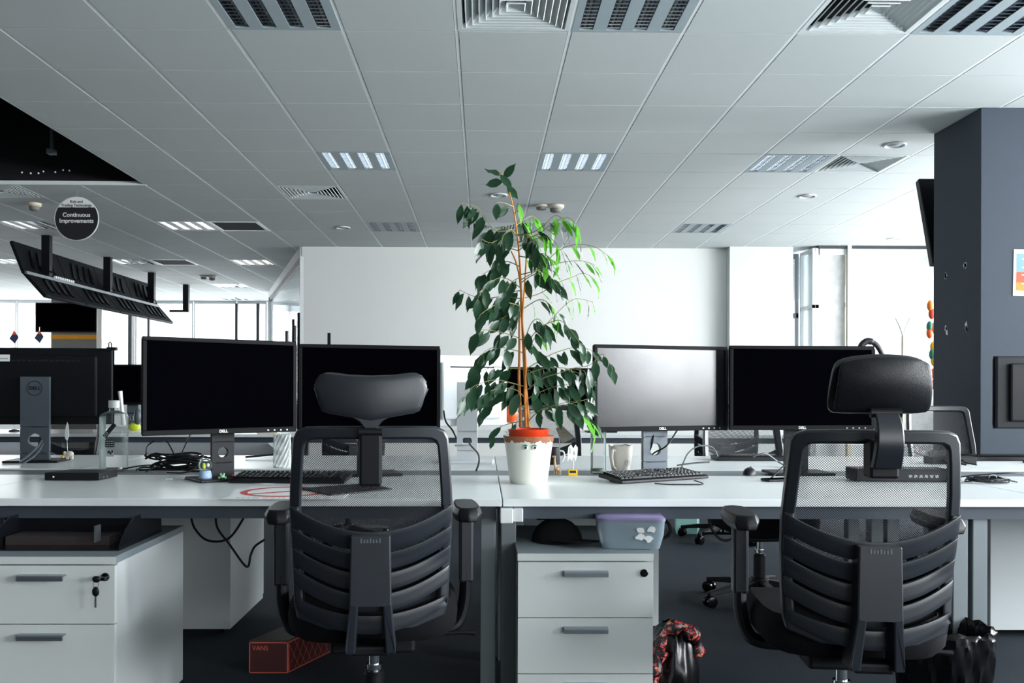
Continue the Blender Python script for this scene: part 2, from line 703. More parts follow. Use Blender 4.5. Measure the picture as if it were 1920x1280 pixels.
ops = [(-4.2, -1.4), (-1.0, 1.8), (2.2, 5.0), (5.4, 8.2), (8.6, 11.2)]
wall_run('wall_right', M['cream'], 'y', XR, YF, 11.5, .3, ops, 1.08, 2.72)
for s, e in ops:
    window('y', XR + .12, s, e, 1.08, 2.72, 2)
wall_run('wall_left', M['cream'], 'y', XL - .3, YF, YB, .3, [(12.4, 15.5), (15.7, 18.8)], .9, 2.72)  # window openings added out of view to brighten the far end
for s, e in ((12.4, 15.5), (15.7, 18.8)):
    window('y', XL - .2, s, e, .9, 2.72, 2)
wall_run('wall_front', M['cream'], 'x', YF - .2, XL - .3, XR + .3, .2, [(1.5, 3.8), (4.0, 6.3)], 1.0, 2.72)  # unseen windows added to light the camera-facing surfaces
for s, e in ((1.5, 3.8), (4.0, 6.3)):
    window('x', YF - .15, s, e, 1.0, 2.72, 2)

# far window wall on the left (overexposed daylight)
YW = 19.3
zt = ZCEIL
fops = []
us = [-120, 243, 362, 443, 560]
edges = [-13.2, at(-60, 650, YW).x, at(30, 650, YW).x, at(252, 650, YW).x, at(362, 650, YW).x,
         at(443, 650, YW).x, at(500, 650, YW).x, at(572, 650, YW).x, -1.0]
wall_run('wall_back_far', M['wallwhite'], 'x', YW, XL, -1.0, .25, [(edges[0], edges[-1])], .75, ZCEIL - .01)
for k in range(len(edges) - 1):
    window('x', YW + .02, edges[k] + .01, edges[k + 1] - .01, .76, ZCEIL - .012, 1, transom=None, fw=.05)
# dark upright posts of that glazing
for u, w in ((243, .07), (278, .045), (443, .05), (483, .06)):
    x = at(u, 640, YW - .1).x
    struct(box(x - w / 2, x + w / 2, YW - .1, YW - .02, .02, ZCEIL - .06).build('trim_2', M['ducktape']))

# back wall of the room, its left edge and the white pilaster
YBW = 1.89 * F / (CY - 465) - .05
xl = at(566, 560, YBW).x
xr = at(1362, 560, YBW).x
YPI = YBW - .16
xp = at(1487, 560, YPI).x
struct(box(xl, xr + .02, YBW, YBW + .15, 0, ZCEIL + .02).build('wall_back', M['wall']))
struct(box(xr, xp, YPI, YBW + .3, 0, ZCEIL + .02).build('wall_pilaster', M['wallwhite']))
# glazed side of the meeting room, running away to the left of that wall
pa = Vector((xl + .02, YBW + .02, 0))
pb = Vector((at(508, 600, 17.4).x, 17.4, 0))
d = pb - pa
ang = math.atan2(d.y, d.x)
L = d.length
mx = T(pa.x, pa.y, 0) @ RZ(ang)
w = struct(MB().box(0, L, -.05, .05, ZCEIL - .13, ZCEIL + .01, mx).box(0, L, -.04, .04, 0, .08, mx)
           .box(-.02, .05, -.05, .05, .08, ZCEIL - .13, mx).box(L - .05, L, -.05, .05, .08, ZCEIL - .13, mx)
           .build('window_partition', M['frame']))
MB().box(.05, L - .05, -.006, .006, .08, ZCEIL - .13, mx).build('pane', M['pane'], w)
MB().box(0, L, -.03, .03, ZCEIL - .19, ZCEIL - .13, mx).build('track', M['ducktape'], w)
MB().box(1.1, 1.15, -.03, .03, .08, 2.0, mx).box(2.35, 2.39, -.03, .03, .08, 2.0, mx).build('mullion', M['ducktape'], w)

# window bay on the right: a short glazed return, then a blind-covered front
YBL = 1.89 * F / (CY - 457)
xb0 = at(1538, 560, YBL).x
struct(box(xp, xb0 - .05, YPI + .36, YPI + .46, 0, .7).build('wall_sill', M['wallwhite']))
window('y', xb0 - .09, YBL + .03, YPI + .36, .7, ZCEIL - .03, 1, transom=2.18, depth=.08, fw=.045)
window('x', YPI + .40, xp, xb0 - .09, .7, ZCEIL - .03, 2, transom=2.1, m=M['steel'], depth=.07, fw=.07)
wall_run('wall_bay', M['wallwhite'], 'x', YBL + .14, xb0, XR + .3, .2, [(xb0 + .02, XR - .05)], .5, ZCEIL - .02)
window('x', YBL + .17, xb0 + .02, XR - .05, .5, ZCEIL - .02, 2, transom=2.22, m=M['frame'])
xpost = at(1592, 560, YBL).x
struct(box(xpost - .025, xpost + .025, YBL - .02, YBL + .05, 0, ZCEIL).build('trim_3', M['beige']))
struct(box(xb0 - .02, XR, YBL + .0, YBL + .1, ZCEIL - .035, ZCEIL).build('trim_4', M['ducktape']))
for k, (a, b, lab) in enumerate(((xb0 + .0, xpost - .03, 'narrow white roller blind left of the beige window post, fully drawn down'),
                                 (xpost + .03, XR - .06, 'wide white roller blind right of the beige window post, fully drawn down'))):
    t = thing('roller_blind', lab, 'blind', ((a + b) / 2, YBL + .05, ZCEIL - .04), 0, 'roller blinds of the window bay')
    h = (b - a) / 2
    box(-h, h, -.002, .002, -2.4, -.03).build('blind_fabric', M['blind'], t)
    box(-h, h, -.03, .03, -.08, 0).build('headrail', M['frame'], t)
    box(-h, h, -.012, .012, -2.44, -2.4).build('bottom_bar', M['frame'], t)

# slate column on the right
YC = 1.89 * F / (CY - 195.5)
xc0 = at(1839, 400, YC).x
YC2 = YC + .62
struct(box(xc0, xc0 + .75, YC, YC2, 0, ZCEIL).build('wall_column', M['column'], bevel=.004))
# bare plaster chips on the column's left face
for (u, v) in ((1772, 518), (1811, 502), (1775, 619), (1813, 614)):
    r = ray(u, v)
    q = r * (xc0 / r.x) + Vector((0, 0, ZCAM))
    rr = random.Random(u)
    mb = MB()
    for n in range(3):
        c = q + Vector((0, rr.uniform(-.012, .012), rr.uniform(-.025, .025)))
        k = [c + Vector((-.0012, math.cos(a) * rr.uniform(.009, .022), math.sin(a) * rr.uniform(.011, .03)))
             for a in [x * PI / 4 for x in range(8)]]
        mb.quad(*k)
    o = mb.build('plaster_chip', M['plaster'])
    struct(o)
# grey column at the far left
YFC = 16.0
a, b = at(96, 600, YFC).x, at(181, 600, YFC).x
struct(box(a, b, YFC, YFC + .22, 0, ZCEIL).build('wall_far_column', M['greycol']))
z1, z0 = at(130, 627.5, YFC).z, at(130, 635.5, YFC).z
struct(box(a - .003, b + .003, YFC - .006, YFC, z0, z1).build('trim_5', M['orangetape']))

# pale building across the street
t = thing('office_building', 'pale office building across the street beyond the far left windows', 'building', (-14, 44, 0))
box(-16, 20, 0, 8, -8, 7.5).build('facade', M['pale'], t)
mb = MB()
for k in range(12):
    for q in range(4):
        x = -15 + k * 2.9
        z = -3.4 + q * 2.7
        mb.box(x, x + 1.9, -.05, .05, z, z + 1.5)
mb.build('windows', M['paleglass'], t)['kind'] = 'stuff'
box(-16, 20, -.2, .1, .2, .5).build('ledge', M['pale'], t)

# ------------------------------------------------------------------ ceiling fittings
def make_light(glow):
    t = thing('ceiling_light', 'x', 'ceiling light')
    mb = MB()
    f = .012
    slots = [(-.255 + k * .142, -.255 + k * .142 + .072) for k in range(4)]
    # pressed face with four long slots
    xs = [-.292] + [q for s in slots for q in s] + [.292]
    for k in range(0, len(xs), 2):
        mb.box(xs[k], xs[k + 1], -.27, .27, 0, .014)
    mb.box(-.292, .292, -.292, -.27, -.001, .014)
    mb.box(-.292, .292, .27, .292, -.001, .014)
    mb.build('face', M['lampstrip'], t)
    box(-.292, .292, -.292, .292, .085, .09).build('housing', M['dark'], t)
    for a, b in slots:
        m_ = (a + b) / 2
        mb = MB()

        def side(s):
            def fn(u, v):
                k = v
                return Vector((m_ + s * (.035 - .02 * k * k), -.27 + .54 * u, .002 + .06 * k))
            return fn
        mb.surf(side(-1), 1, 4).surf(side(1), 1, 4)
        for n in range(13):
            y = -.25 + n * .0415
            mb.prism([(y - .006, .004), (y + .006, .004), (y + .0012, .035), (y - .0012, .035)], 'x', a + .004, b - .004)
        lv = mb.build('louver', M['louver'], t, smooth=True)
        MB().tube([(m_, -.25, .066), (m_, .25, .066)], .008, 8).build('tube', M[('tube', 'tubewarm', 'tubewhite')[glow]], lv, smooth=True)
    return t


def make_vent():
    t = thing('ceiling_vent', 'x', 'air vent')
    mb = MB()

    def ring(o, i, zo, zi):
        a = [(-o, -o, zo), (o, -o, zo), (o, o, zo), (-o, o, zo)]
        b = [(-i, -i, zi), (i, -i, zi), (i, i, zi), (-i, i, zi)]
        for k in range(4):
            mb.quad(a[k], a[(k + 1) % 4], b[(k + 1) % 4], b[k])
    ring(.292, .268, .0, .0)
    ring(.292, .292, .0, .012)
    ring(.268, .262, .0, .03)
    mb.build('frame', M['vent'], t)
    for k in range(7):
        o = .252 - k * .034
        mb = MB()
        ring(o, o - .03, .002, .034)
        ring(o, o - .004, .002, -.001)
        mb.build('louver', M['vent'], t, solid=.0025)
    box(-.292, .292, -.292, .292, .05, .055).build('backing', M['dark'], t)
    return t


LL = {(-2, -1): 'louvred ceiling light at the top edge of the frame, left of the near square vent',
      (1, -1): 'louvred ceiling light at the top edge of the frame, right beside the near square vent',
      (4, -1): 'louvred ceiling light in the top right corner, beside the right hand near vent',
      (-2, 4): 'louvred ceiling light in the second row, above left of the potted fig',
      (1, 4): 'louvred ceiling light in the second row, just right above the fig top',
      (4, 4): 'louvred ceiling light in the second row, joined to a square vent by the slate column',
      (-2, 9): 'small far louvred ceiling light in the third row, left of the fig crown',
      (1, 9): 'far louvred ceiling light partly hidden behind the leaves of the fig crown',
      (4, 9): 'small far louvred ceiling light in the third row, right of the fig crown',
      (-6, 9): 'louvred ceiling light, window reflection built as glow, with a dark panel directly on its right, nearest such pair',
      (-9, 9): 'bright louvred ceiling light partly hidden behind the round hanging sign',
      (-6, 14): 'orange-edged ceiling light, window reflection built as glow, near the top of the glass partition',
      (-9, 14): 'louvred ceiling light behind the second post of the hanging screen bank',
      (-12, 14): 'bright louvred ceiling light at the left edge above the hanging screen bank',
      (-8, 19): 'tiny far ceiling light, nearer of the two in front of the far windows',
      (-9, 23): 'tiny far ceiling light, last one before the far windows'}
GLOWS = {(-6, 9), (-6, 14), (-9, 9), (-12, 14)}
protos = {}
for c in LIGHTS:
    glow = 1 if c in GLOWS else (2 if c[1] == 4 else 0)  # tubes glow in place of window reflections
    loc = (gx(c[0]) + .3, gy(c[1]) + .3, ZCEIL)
    if glow not in protos:
        protos[glow] = make_light(glow)
        o = protos[glow]
        o.location = loc
    else:
        o = copy_tree(protos[glow], loc)
    tag(o, LL[c], 'ceiling light', 'louvred lights in the tiled ceiling')
VL = {(0, -1): 'square louvred air vent at the top edge, between two near ceiling lights',
      (3, -1): 'square louvred air vent at the top right, left beside the corner ceiling light',
      (5, 4): 'square louvred air vent beside the second row light, left of the slate column',
      (-3, 6): 'small square air vent in the ceiling between the round sign and the fig',
      (-8, 6): 'square air vent at the left edge, just beyond the open dark ceiling bay',
      (0, 9): 'far square air vent half hidden behind the fig crown'}
vp = None
for c in VENTS:
    loc = (gx(c[0]) + .3, gy(c[1]) + .3, ZCEIL)
    if vp is None:
        vp = make_vent()
        vp.location = loc
        o = vp
    else:
        o = copy_tree(vp, loc)
    tag(o, VL[c], 'air vent', 'square air vents in the tiled ceiling')
for c, lab in zip(DARKP, ('dark ceiling panel right beside the nearest light with a painted glow, left of the back wall',
                          'dark ceiling panel farther back, right of the second screen post')):
    t = thing('ceiling_panel', lab, 'ceiling panel', (gx(c[0]) + .3, gy(c[1]) + .3, ZCEIL), 0, 'dark ceiling panels')
    box(-.25, .25, -.25, .25, .0, .012).build('grille', M['slatematt'], t)
    mb = MB()
    mb.box(-.292, .292, -.292, -.25, -.002, .012).box(-.292, .292, .25, .292, -.002, .012)
    mb.box(-.292, -.25, -.25, .25, -.002, .012).box(.25, .292, -.25, .25, -.002, .012)
    mb.build('rim', M['vent'], t)

# round recessed speakers and detectors
def speaker(u, v, lab):
    p = atz(u, v, ZCEIL)
    t = thing('ceiling_speaker', lab, 'ceiling speaker', (p.x, p.y, ZCEIL), 0, 'round ceiling fittings')
    MB().lathe([(.085, -.001), (.085, -.008), (.075, -.012), (.062, -.006), (.062, .004)], 32).build('ring', M['wallwhite'], t, smooth=True)
    MB().lathe([(.0001, -.012), (.03, -.010), (.05, -.004), (.058, .0)], 32).build('cone', M['lampstrip'], t, smooth=True)


speaker(1678, 271, 'round ceiling fitting left of the top of the slate column, the largest one')
speaker(1514, 367, 'round ceiling fitting below the second row light and vent pair')
speaker(935, 365, 'round ceiling fitting right behind the top shoot of the fig')
speaker(643, 426, 'round ceiling fitting between the small vent and the third row light')
speaker(1676, 447, 'faint round ceiling fitting above the wide roller blind')


def detector(u, v, r, h, lab, m='skin'):
    p = atz(u, v, ZCEIL)
    t = thing('smoke_detector', lab, 'detector', (p.x, p.y, ZCEIL), 0, 'detectors on the ceiling')
    MB().lathe([(r, -.001), (r, -h * .3), (r * .8, -h * .45)], 24).build('base', M[m], t, smooth=True)
    MB().lathe([(r * .72, -h * .4), (r * .66, -h * .85), (r * .4, -h), (.0001, -h)], 24).build('sensor', M['greycol'], t, smooth=True)


detector(1015, 385, .075, .05, 'flat smoke detector right of the fig top, the left one of two')
detector(1042, 385, .085, .075, 'deep smoke detector right of the fig top, the right one of two')
detector(64, 381, .07, .08, 'yellowed detector on the ceiling left of the round sign', 'beige')
detector(382, 517, .07, .06, 'left one of two tiny far detectors beyond the hanging screens')
detector(398, 517, .07, .08, 'right one of two tiny far detectors beyond the hanging screens')

# ducts in the open ceiling bay
for k, (pts, r, lab) in enumerate((
        ([(-4.3, 4.8, 3.35), (-3.9, 6.0, 3.30), (-4.4, 7.1, 3.36), (-6.0, 7.6, 3.34), (-8.5, 7.5, 3.36)], .13,
         'flexible dark air duct curving through the open ceiling bay, the larger one'),
        ([(-7.6, 4.9, 3.2), (-6.6, 5.6, 3.18), (-5.6, 5.9, 3.16), (-4.9, 6.2, 3.2)], .07,
         'thin dark air duct crossing the open ceiling bay'))):
    sp = spline(pts, 18)
    mb = MB().tube(sp, [r * (1 + .06 * (n % 2)) for n in range(len(sp))], 14)
    tag(mb.build('air_duct', M['duct'], smooth=True), lab, 'air duct', 'air ducts in the open ceiling bay')
p = at(97, 270, 7.4)
tag(MB().tube([(p.x, 7.4, 3.05), (p.x, 7.4, 3.7)], .014, 8).box(p.x - .03, p.x + .03, 7.37, 7.43, 3.02, 3.06).build('hanger_rod', M['alu']),
    'pale metal hanger rod inside the open dark ceiling bay', 'hanger rod')
rr = random.Random(5)
for k in range(7):
    u = 40 + k * 15 + rr.uniform(-4, 4)
    p = at(u, 322 + rr.uniform(-4, 3), 8.15)
    tag(MB().ball((p.x, 8.15, p.z), .009, 8).build('cable_tie', M['white']), 'small bright fleck of cable tie deep in the open ceiling bay', 'cable tie', 'bright flecks in the ceiling bay')

# ------------------------------------------------------------------ things hung from the ceiling
YS = 8.55
p = at(144, 410, YS)
t = thing('round_sign', 'round black and white sign hanging under the ceiling, reads Continuous Improvements', 'sign', tuple(p))
rad = 40.5 * YS / F
MB().lathe([(rad, -.006), (rad, .006)], 64, mx=RX(PI / 2)).build('disc', M['ink'], t)
MB().lathe([(rad * .985, -.0065), (rad * 1.01, -.0065), (rad * 1.01, .0065), (rad * .985, .0065), (rad * .985, -.0065)], 64, mx=RX(PI / 2), cap=False).build('rim', M['frame'], t)
zc = .105 * rad / .2
a0 = math.asin(zc / rad)
arc = [(rad * .985 * math.cos(a), rad * .985 * math.sin(a)) for a in [a0 + (PI - 2 * a0) * k / 24 for k in range(25)]]
MB().prism(arc, 'y', -.0085, -.006).build('top_segment', M['white'], t)
FR = RX(PI / 2)
text('Risk and', .036, M['ink'], 'lettering', t, T(0, -.0095, .155 * rad / .2) @ FR, bold=.0005)
text('Trading Technology', .036, M['ink'], 'lettering', t, T(0, -.0095, .122 * rad / .2) @ FR, bold=.0005)
text('Continuous', .056, M['white'], 'lettering', t, T(0, -.0075, .035) @ FR, bold=.0012)
text('Improvements', .056, M['white'], 'lettering', t, T(0, -.0075, -.022) @ FR, bold=.0012)
MB().tube([(0, 0, rad), (0, 0, ZCEIL - p.z)], .003, 6).build('hanger', M['steel'], t)

# bank of screens on ceiling posts
XPOST = -5.42
t = thing('screen_rack', 'black ceiling post rack carrying two rows of tilted screens above the left desks', 'rack', (XPOST, 11.1, ZCEIL))
posts = [11.1, 12.9, 14.6]
for y in posts + [16.3]:
    q = box(-.05, .05, y - 11.1 - .04, y - 11.1 + .04, -.46, 0).build('post', M['black'], t)
    if y < 16:
        box(-.025, .05, y - 11.1 - .035, y - 11.1 + .035, -.50, -.44).build('arm', M['black'], q)
    else:
        box(-.30, .05, y - 11.1 - .025, y - 11.1 + .025, -.50, -.46).build('arm', M['black'], q)
MB().box(-.028, .0, -.48, 3.85, -.535, -.50).build('rail', M['steel'], t)
nb = 4
yA, yB = 10.62, 15.0
span = (yB - yA) / nb
names = ['nearest', 'second', 'third', 'farthest']
tu = Vector((-.34, 0, .235)).normalized()
scr = None
for row in range(2):
    for k in range(nb):
        yc = yA + span * (k + .5)
        if row == 0:
            top, bot = Vector((-5.62, yc, 2.83)), Vector((-5.47, yc, 2.45))
        else:
            top, bot = Vector((-5.47, yc, 2.46)), Vector((-5.21, yc, 2.17))
        dz = top - bot
        ln = dz.length
        # local frame: x along Y, z up the panel, y = normal toward the backs (right and up)
        zx = dz.normalized()
        xx = Vector((0, 1, 0))
        yy = zx.cross(xx)
        mxw = Matrix((xx, yy, zx)).transposed().to_4x4()
        mxw.translation = (top + bot) / 2
        r = thing('hanging_screen', '%s black screen in the %s row of the ceiling screen rack' % (names[k], ('upper', 'lower')[row]),
                  'screen', (0, 0, 0), 0, 'screens on the ceiling rack')
        r.matrix_world = mxw
        hw, hh = span / 2 - .008, ln / 2
        box(-hw, hw, -.02, .02, -hh, hh).build('casing', M['screenrear'], r, bevel=.006)
        s = -1 if yy.x > 0 else 1
        # raised back shell with slanted ribs on the visible rear
        sg = 1 if yy.x > 0 else -1
        for q in (-.55, -.22, .12, .45):
            m2 = T(q * hw + .06, sg * .025, 0) @ RY(.42)
            box(-.03, .03, -.012, .012, -hh * .62, hh * .62, m2).build('rib', M['blackgloss'], r)
        box(-hw * .92, hw * .92, -sg * .021 - .001, -sg * .021 + .001, -hh * .9, hh * .9).build('display', M['screen'], r)
p0 = at(155, 521, 11.6)
for k in range(9):
    o = MB().box(-.014, .014, -.013, .013, 0, .03).build('cable_clip', M['white'], None, (-5.434, 11.35 + k * .06, 2.476))
    tag(o, 'small white clip in the row on the rail of the ceiling screen rack', 'clip', 'white clips on the screen rail')

# television on the far column
YT = 15.7
a, b = at(66, 567, YT), at(181, 623, YT)
w, h = (b.x - a.x) / 2, (a.z - b.z) / 2
t = thing('television', 'black television mounted high on the grey far left column', 'television', ((a.x + b.x) / 2, YT, (a.z + b.z) / 2))
box(-w, w, 0, .05, -h, h).build('casing', M['black'], t, bevel=.008)
box(-w + .02, w - .02, -.003, .001, -h + .025, h - .02).build('display', M['screen'], t)
box(-.12, .12, .05, .32, -.12, .12).build('wall_bracket', M['steel'], t)

# television seen edge on, hung on the far face of the slate column
ptop, pbot = at(1719, 338, YC2 + .31), at(1743, 497, YC2 + .09)
t = thing('television', 'black television tilted forward on the slate column, seen edge on', 'television', (ptop.x + .5, YC2 + .2, (ptop.z + pbot.z) / 2))
hh = (ptop.z - pbot.z) / 2
tl = math.atan2(.22, 2 * hh)
mxt = RX(-tl)
ln = hh / math.cos(tl)
box(-.5, .5, -.03, .03, -ln, ln, mxt).build('casing', M['blackgloss'], t, bevel=.008)
box(-.48, .48, .029, .032, -ln + .02, ln - .02, mxt).build('display', M['screen'], t)
box(-.1, .1, -.2, -.03, -.12, .12).build('wall_bracket', M['steel'], t)

# poster on the column
a, b = at(1901, 468, YC), at(1901, 555, YC)
t = thing('poster', 'white bordered poster with blue and red orange print on the slate column', 'poster', (a.x + .12, YC - .003, (a.z + b.z) / 2))
h = (a.z - b.z) / 2
mxp = RY(math.radians(1.2))
box(-.125, .125, -.001, .002, -h, h, mxp).build('sheet', M['paper'], t)
for nm, m_, z0, z1 in (('blue_print', 'blue', .03, .82), ('red_print', 'redpr', -.42, .03), ('amber_print', 'amber', -.78, -.42)):
    box(-.105, .105, -.0022, -.001, h * z0, h * z1, mxp).build(nm, M[m_], t)
mb = MB()
for z in (.56, .2, -.12, -.5):
    mb.box(-.07, .02, -.003, -.0022, h * z, h * z + .008, mxp)
mb.lathe([(.016, -.003), (.016, -.0022)], 20, mx=mxp @ T(-.045, 0, h * .35) @ RX(PI / 2))
mb.build('white_print', M['paper'], t)

# paper garland hanging left of the slate column
yg = 8.6
rr = random.Random(3)
for k, (u, v, m_) in enumerate(((1744, 573, 'amber'), (1747, 588, 'redpr'), (1743, 612, 'green'), (1743, 624, 'orange'), (1749, 615, 'redpr'),
                                (1750, 650, 'yellow'), (1748, 664, 'green'), (1751, 676, 'yellow'), (1751, 700, 'orange'), (1752, 720, 'redpr'))):
    p = at(u, v, yg)
    s = .055
    o = MB().ball((0, 0, 0), s, 10, (.55, .55, 1.0)).build('paper_lantern', M[m_], None, tuple(p), smooth=True)
    tag(o, ('%s paper lantern hanging left of the slate column, number %s from the top' % (
        {'amber': 'amber', 'redpr': 'red', 'green': 'green', 'orange': 'orange', 'yellow': 'yellow'}[m_],
        ['one', 'two', 'three', 'four', 'five', 'six', 'seven', 'eight', 'nine', 'ten'][k])), 'paper lantern', 'paper lanterns beside the slate column')
p = at(1747, 600, yg)
tag(MB().tube([(p.x, yg, 1.0), (p.x - .02, yg, ZCEIL)], .003, 6).build('garland_cord', M['white']), 'thin cord of the lantern garland beside the slate column', 'cord')

# slim stand with a forked top in front of the blinds
ys = 9.2
pA, pB = at(1693, 600, ys), at(1694, 650, ys)
t = thing('coat_stand', 'slim coat stand with a forked top before the wide roller blind', 'coat stand', (pA.x, ys, 0))
MB().tube([(0, 0, .02), (0, 0, pB.z + .12)], .014, 10).build('pole', M['beige'], t, smooth=True)
for s in (-1, 1):
    MB().tube([(0, 0, pB.z + .12), (s * .035, 0, pB.z + .22), (s * .075, 0, pB.z + .30)], .009, 8).build('hook', M['frame'], t, smooth=True)
MB().lathe([(.17, 0), (.17, .015), (.02, .04)], 24).build('base', M['black'], t, smooth=True)

# ================================================================== desks
ZD = .73
YF0, YF1 = 2.865, 3.645          # front desk row
YO0, YO1 = 3.925, 4.72           # opposite row
XM = .066


def make_desk(x0, x1, y0, y1, lab, front, legs, group):
    """desk with laminate top, steel beams and U legs; front = -1 when its user sits toward the camera"""
    t = thing('desk', lab, 'desk', ((x0 + x1) / 2, (y0 + y1) / 2, 0), 0, group)
    w, d = (x1 - x0) / 2, (y1 - y0) / 2
    box(-w + .0015, w - .0015, -d, d, ZD - .025, ZD).build('tabletop', M['lamin'], t, bevel=.0025)
    for s in (-1, 1):
        yb = s * (d - .05)
        box(-w + .02, w - .02, yb - .02, yb + .02, ZD - .068, ZD - .026).build('beam', M['beam'], t)
    for lx in legs:
        q = box(lx - .025, lx + .025, -d + .055, -d + .105, .0, ZD - .027).build('leg', M['steel'], t, bevel=.003)
        box(lx - .025, lx + .025, d - .105, d - .055, .0, ZD - .027).build('leg', M['steel'], t, bevel=.003)
        box(lx - .02, lx + .02, -d + .10, d - .10, ZD - .08, ZD - .03).build('cross_rail', M['beam'], t)
    return t


W1 = 1.81
make_desk(XM - W1, XM, YF0, YF1, 'white front row desk left of the centre seam, behind the left office chair', -1, [W1 / 2 - .045, -W1 / 2 + .13], 'bench desks')
make_desk(XM, XM + W1, YF0, YF1, 'white front row desk right of the centre seam, carrying the potted fig', -1, [-W1 / 2 + .022, W1 / 2 - .29, W1 / 2 - .225], 'bench desks')
make_desk(XM + W1, XM + 2 * W1, YF0, YF1, 'white front row desk at the right edge of the frame', -1, [], 'bench desks')
make_desk(XM - 2 * W1, XM - W1, YF0, YF1, 'white front row desk at the left edge of the frame', -1, [], 'bench desks')
make_desk(XM - W1, XM, YO0, YO1, 'white desk across the cable gap from the left front desk', 1, [], 'bench desks')
make_desk(XM, XM + W1, YO0, YO1, 'white desk across the cable gap from the right front desk', 1, [W1 / 2 - .2], 'bench desks')
make_desk(XM - 2 * W1, XM - W1, YO0, YO1, 'white desk across the cable gap at the left edge', 1, [], 'bench desks')
make_desk(XM + W1, XM + 2 * W1, YO0, YO1, 'white desk across the cable gap at the right edge, behind the mesh chair', 1, [], 'bench desks')
t = thing('cable_tray', 'grey cable tray cover running between the two facing desk rows', 'cable tray', (0, (YF1 + YO0) / 2, 0))
box(XM - 2 * W1, XM + 2 * W1, -.137, .137, ZD - .02, ZD - .006).build('cover', M['steel'], t)
box(XM - 2 * W1, XM + 2 * W1, -.10, .10, ZD - .14, ZD - .12).build('channel', M['beam'], t)
MB().box(XM - 2 * W1, XM + 2 * W1, -.104, -.10, ZD - .14, ZD - .02).box(XM - 2 * W1, XM + 2 * W1, .10, .104, ZD - .14, ZD - .02).build('channel_side', M['beam'], t)
# white joint block under the centre seam
a, b = at(938, 953, 2.84), at(981, 980, 2.84)
m_ = at(962, 965, 2.84).x
t = thing('cable_outlet', 'white plastic cable outlet block under the centre desk seam', 'outlet', ((a.x + b.x) / 2, 2.85, ZD - .029))
h = a.z - b.z
box(a.x - (a.x + b.x) / 2, m_ - (a.x + b.x) / 2, -.012, .05, -h, 0).build('cover', M['white'], t, bevel=.003)
box(m_ - (a.x + b.x) / 2, b.x - (a.x + b.x) / 2, -.006, .05, -h * .92, 0).build('socket', M['frame'], t, bevel=.003)

# ------------------------------------------------------------------ drawer pedestals
def make_pedestal(t, w, d, h, front=True):
    """front faces -y, origin on the floor under the middle of the front"""
    hw = w / 2
    box(-hw, hw, .0, d, h - .022, h).build('top', M['pedtop'], t, bevel=.0015)
    box(-hw + .001, hw - .001, -.0015, .0005, h - .022, h - .001).build('top_edge', M['drawer'], t)
    box(-hw + .003, hw - .003, .02, d, .03, h - .022).build('body', M['drawerside'], t)
    hh = (h - .03 - .035) / 3.0
    for k in range(3):
        z1 = h - .027 - k * hh
        q = box(-hw + .002, hw - .002, .0, .018, z1 - hh + .0025, z1).build('drawer', M['drawer'], t, bevel=.001)
        zc = z1 - .033
        MB().prism([(0, zc + .008), (-.022, zc + .008), (-.026, zc + .004), (-.026, zc - .008), (-.020, zc - .008), (-.020, zc + .004), (0, zc + .004)],
                   'x', -.067, .067).build('handle', M['alu'], q)
        if k == 0:
            MB().lathe([(.012, -.0), (.012, .004), (.010, .006)], 24, mx=T(hw - .03, -.0, zc) @ RX(PI / 2)).lathe(
                [(.006, .006), (.005, .009)], 16, mx=T(hw - .03, -.0, zc) @ RX(PI / 2)).build('lock', M['blackgloss'], q, smooth=True)
    for sx in (-1, 1):
        for y in (.05, d - .05):
            MB().lathe([(.02, -.012), (.02, .012)], 16, mx=T(sx * (hw - .05), y, .015) @ RY(PI / 2)).build('caster', M['black'], t)


HP = .588
pl = at(217, 1043, 2.63)
hp = pl.z
t = thing('drawer_pedestal', 'white three drawer pedestal at the lower left with keys hanging in its lock', 'drawer pedestal', (pl.x - .212, 2.63, 0), 0, 'drawer pedestals')
make_pedestal(t, .424, .60, hp)
KX, KY, KZ = pl.x - .03, 2.63, hp - .06
pr0, pr1 = at(970, 1037, 2.72), at(1226, 1037, 2.72)
t = thing('drawer_pedestal', 'white three drawer pedestal under the desk below the potted fig, lock without keys', 'drawer pedestal', ((pr0.x + pr1.x) / 2, 2.72, 0), 0, 'drawer pedestals')
make_pedestal(t, pr1.x - pr0.x, .56, pr0.z)
hpr = pr0.z


def back_pedestal(x0, x1, y, d, lab):
    t = thing('drawer_pedestal', lab, 'drawer pedestal', ((x0 + x1) / 2, y, 0), 0, 'drawer pedestals')
    w = (x1 - x0) / 2
    box(-w, w, 0, d, .03, HP - .02).build('body', M['drawerside'], t, bevel=.002)
    box(-w, w, 0, d, HP - .02, HP).build('top', M['pedtop'], t)
    for sx in (-1, 1):
        MB().lathe([(.02, -.012), (.02, .012)], 16, mx=T(sx * (w - .05), .06, .02) @ RY(PI / 2)).build('caster', M['black'], t)
    q = box(-w + .002, w - .002, d, d + .018, .05, HP - .025).build('drawer', M['drawer'], t)


xb = at(432, 1100, 3.9).x
back_pedestal(xb - .44, xb, 3.9, .58, 'white pedestal of the facing desk seen from behind, left of the red shoe box')
xb = at(1235, 1100, 3.95).x
back_pedestal(xb - .42, xb, 3.95, .58, 'white pedestal of the facing desk, peeking out right behind the central pedestal')
xb = at(1857, 1100, 3.88).x
back_pedestal(xb, xb + .75, 3.88, .58, 'white pedestal of the facing desk seen from behind at the right edge')

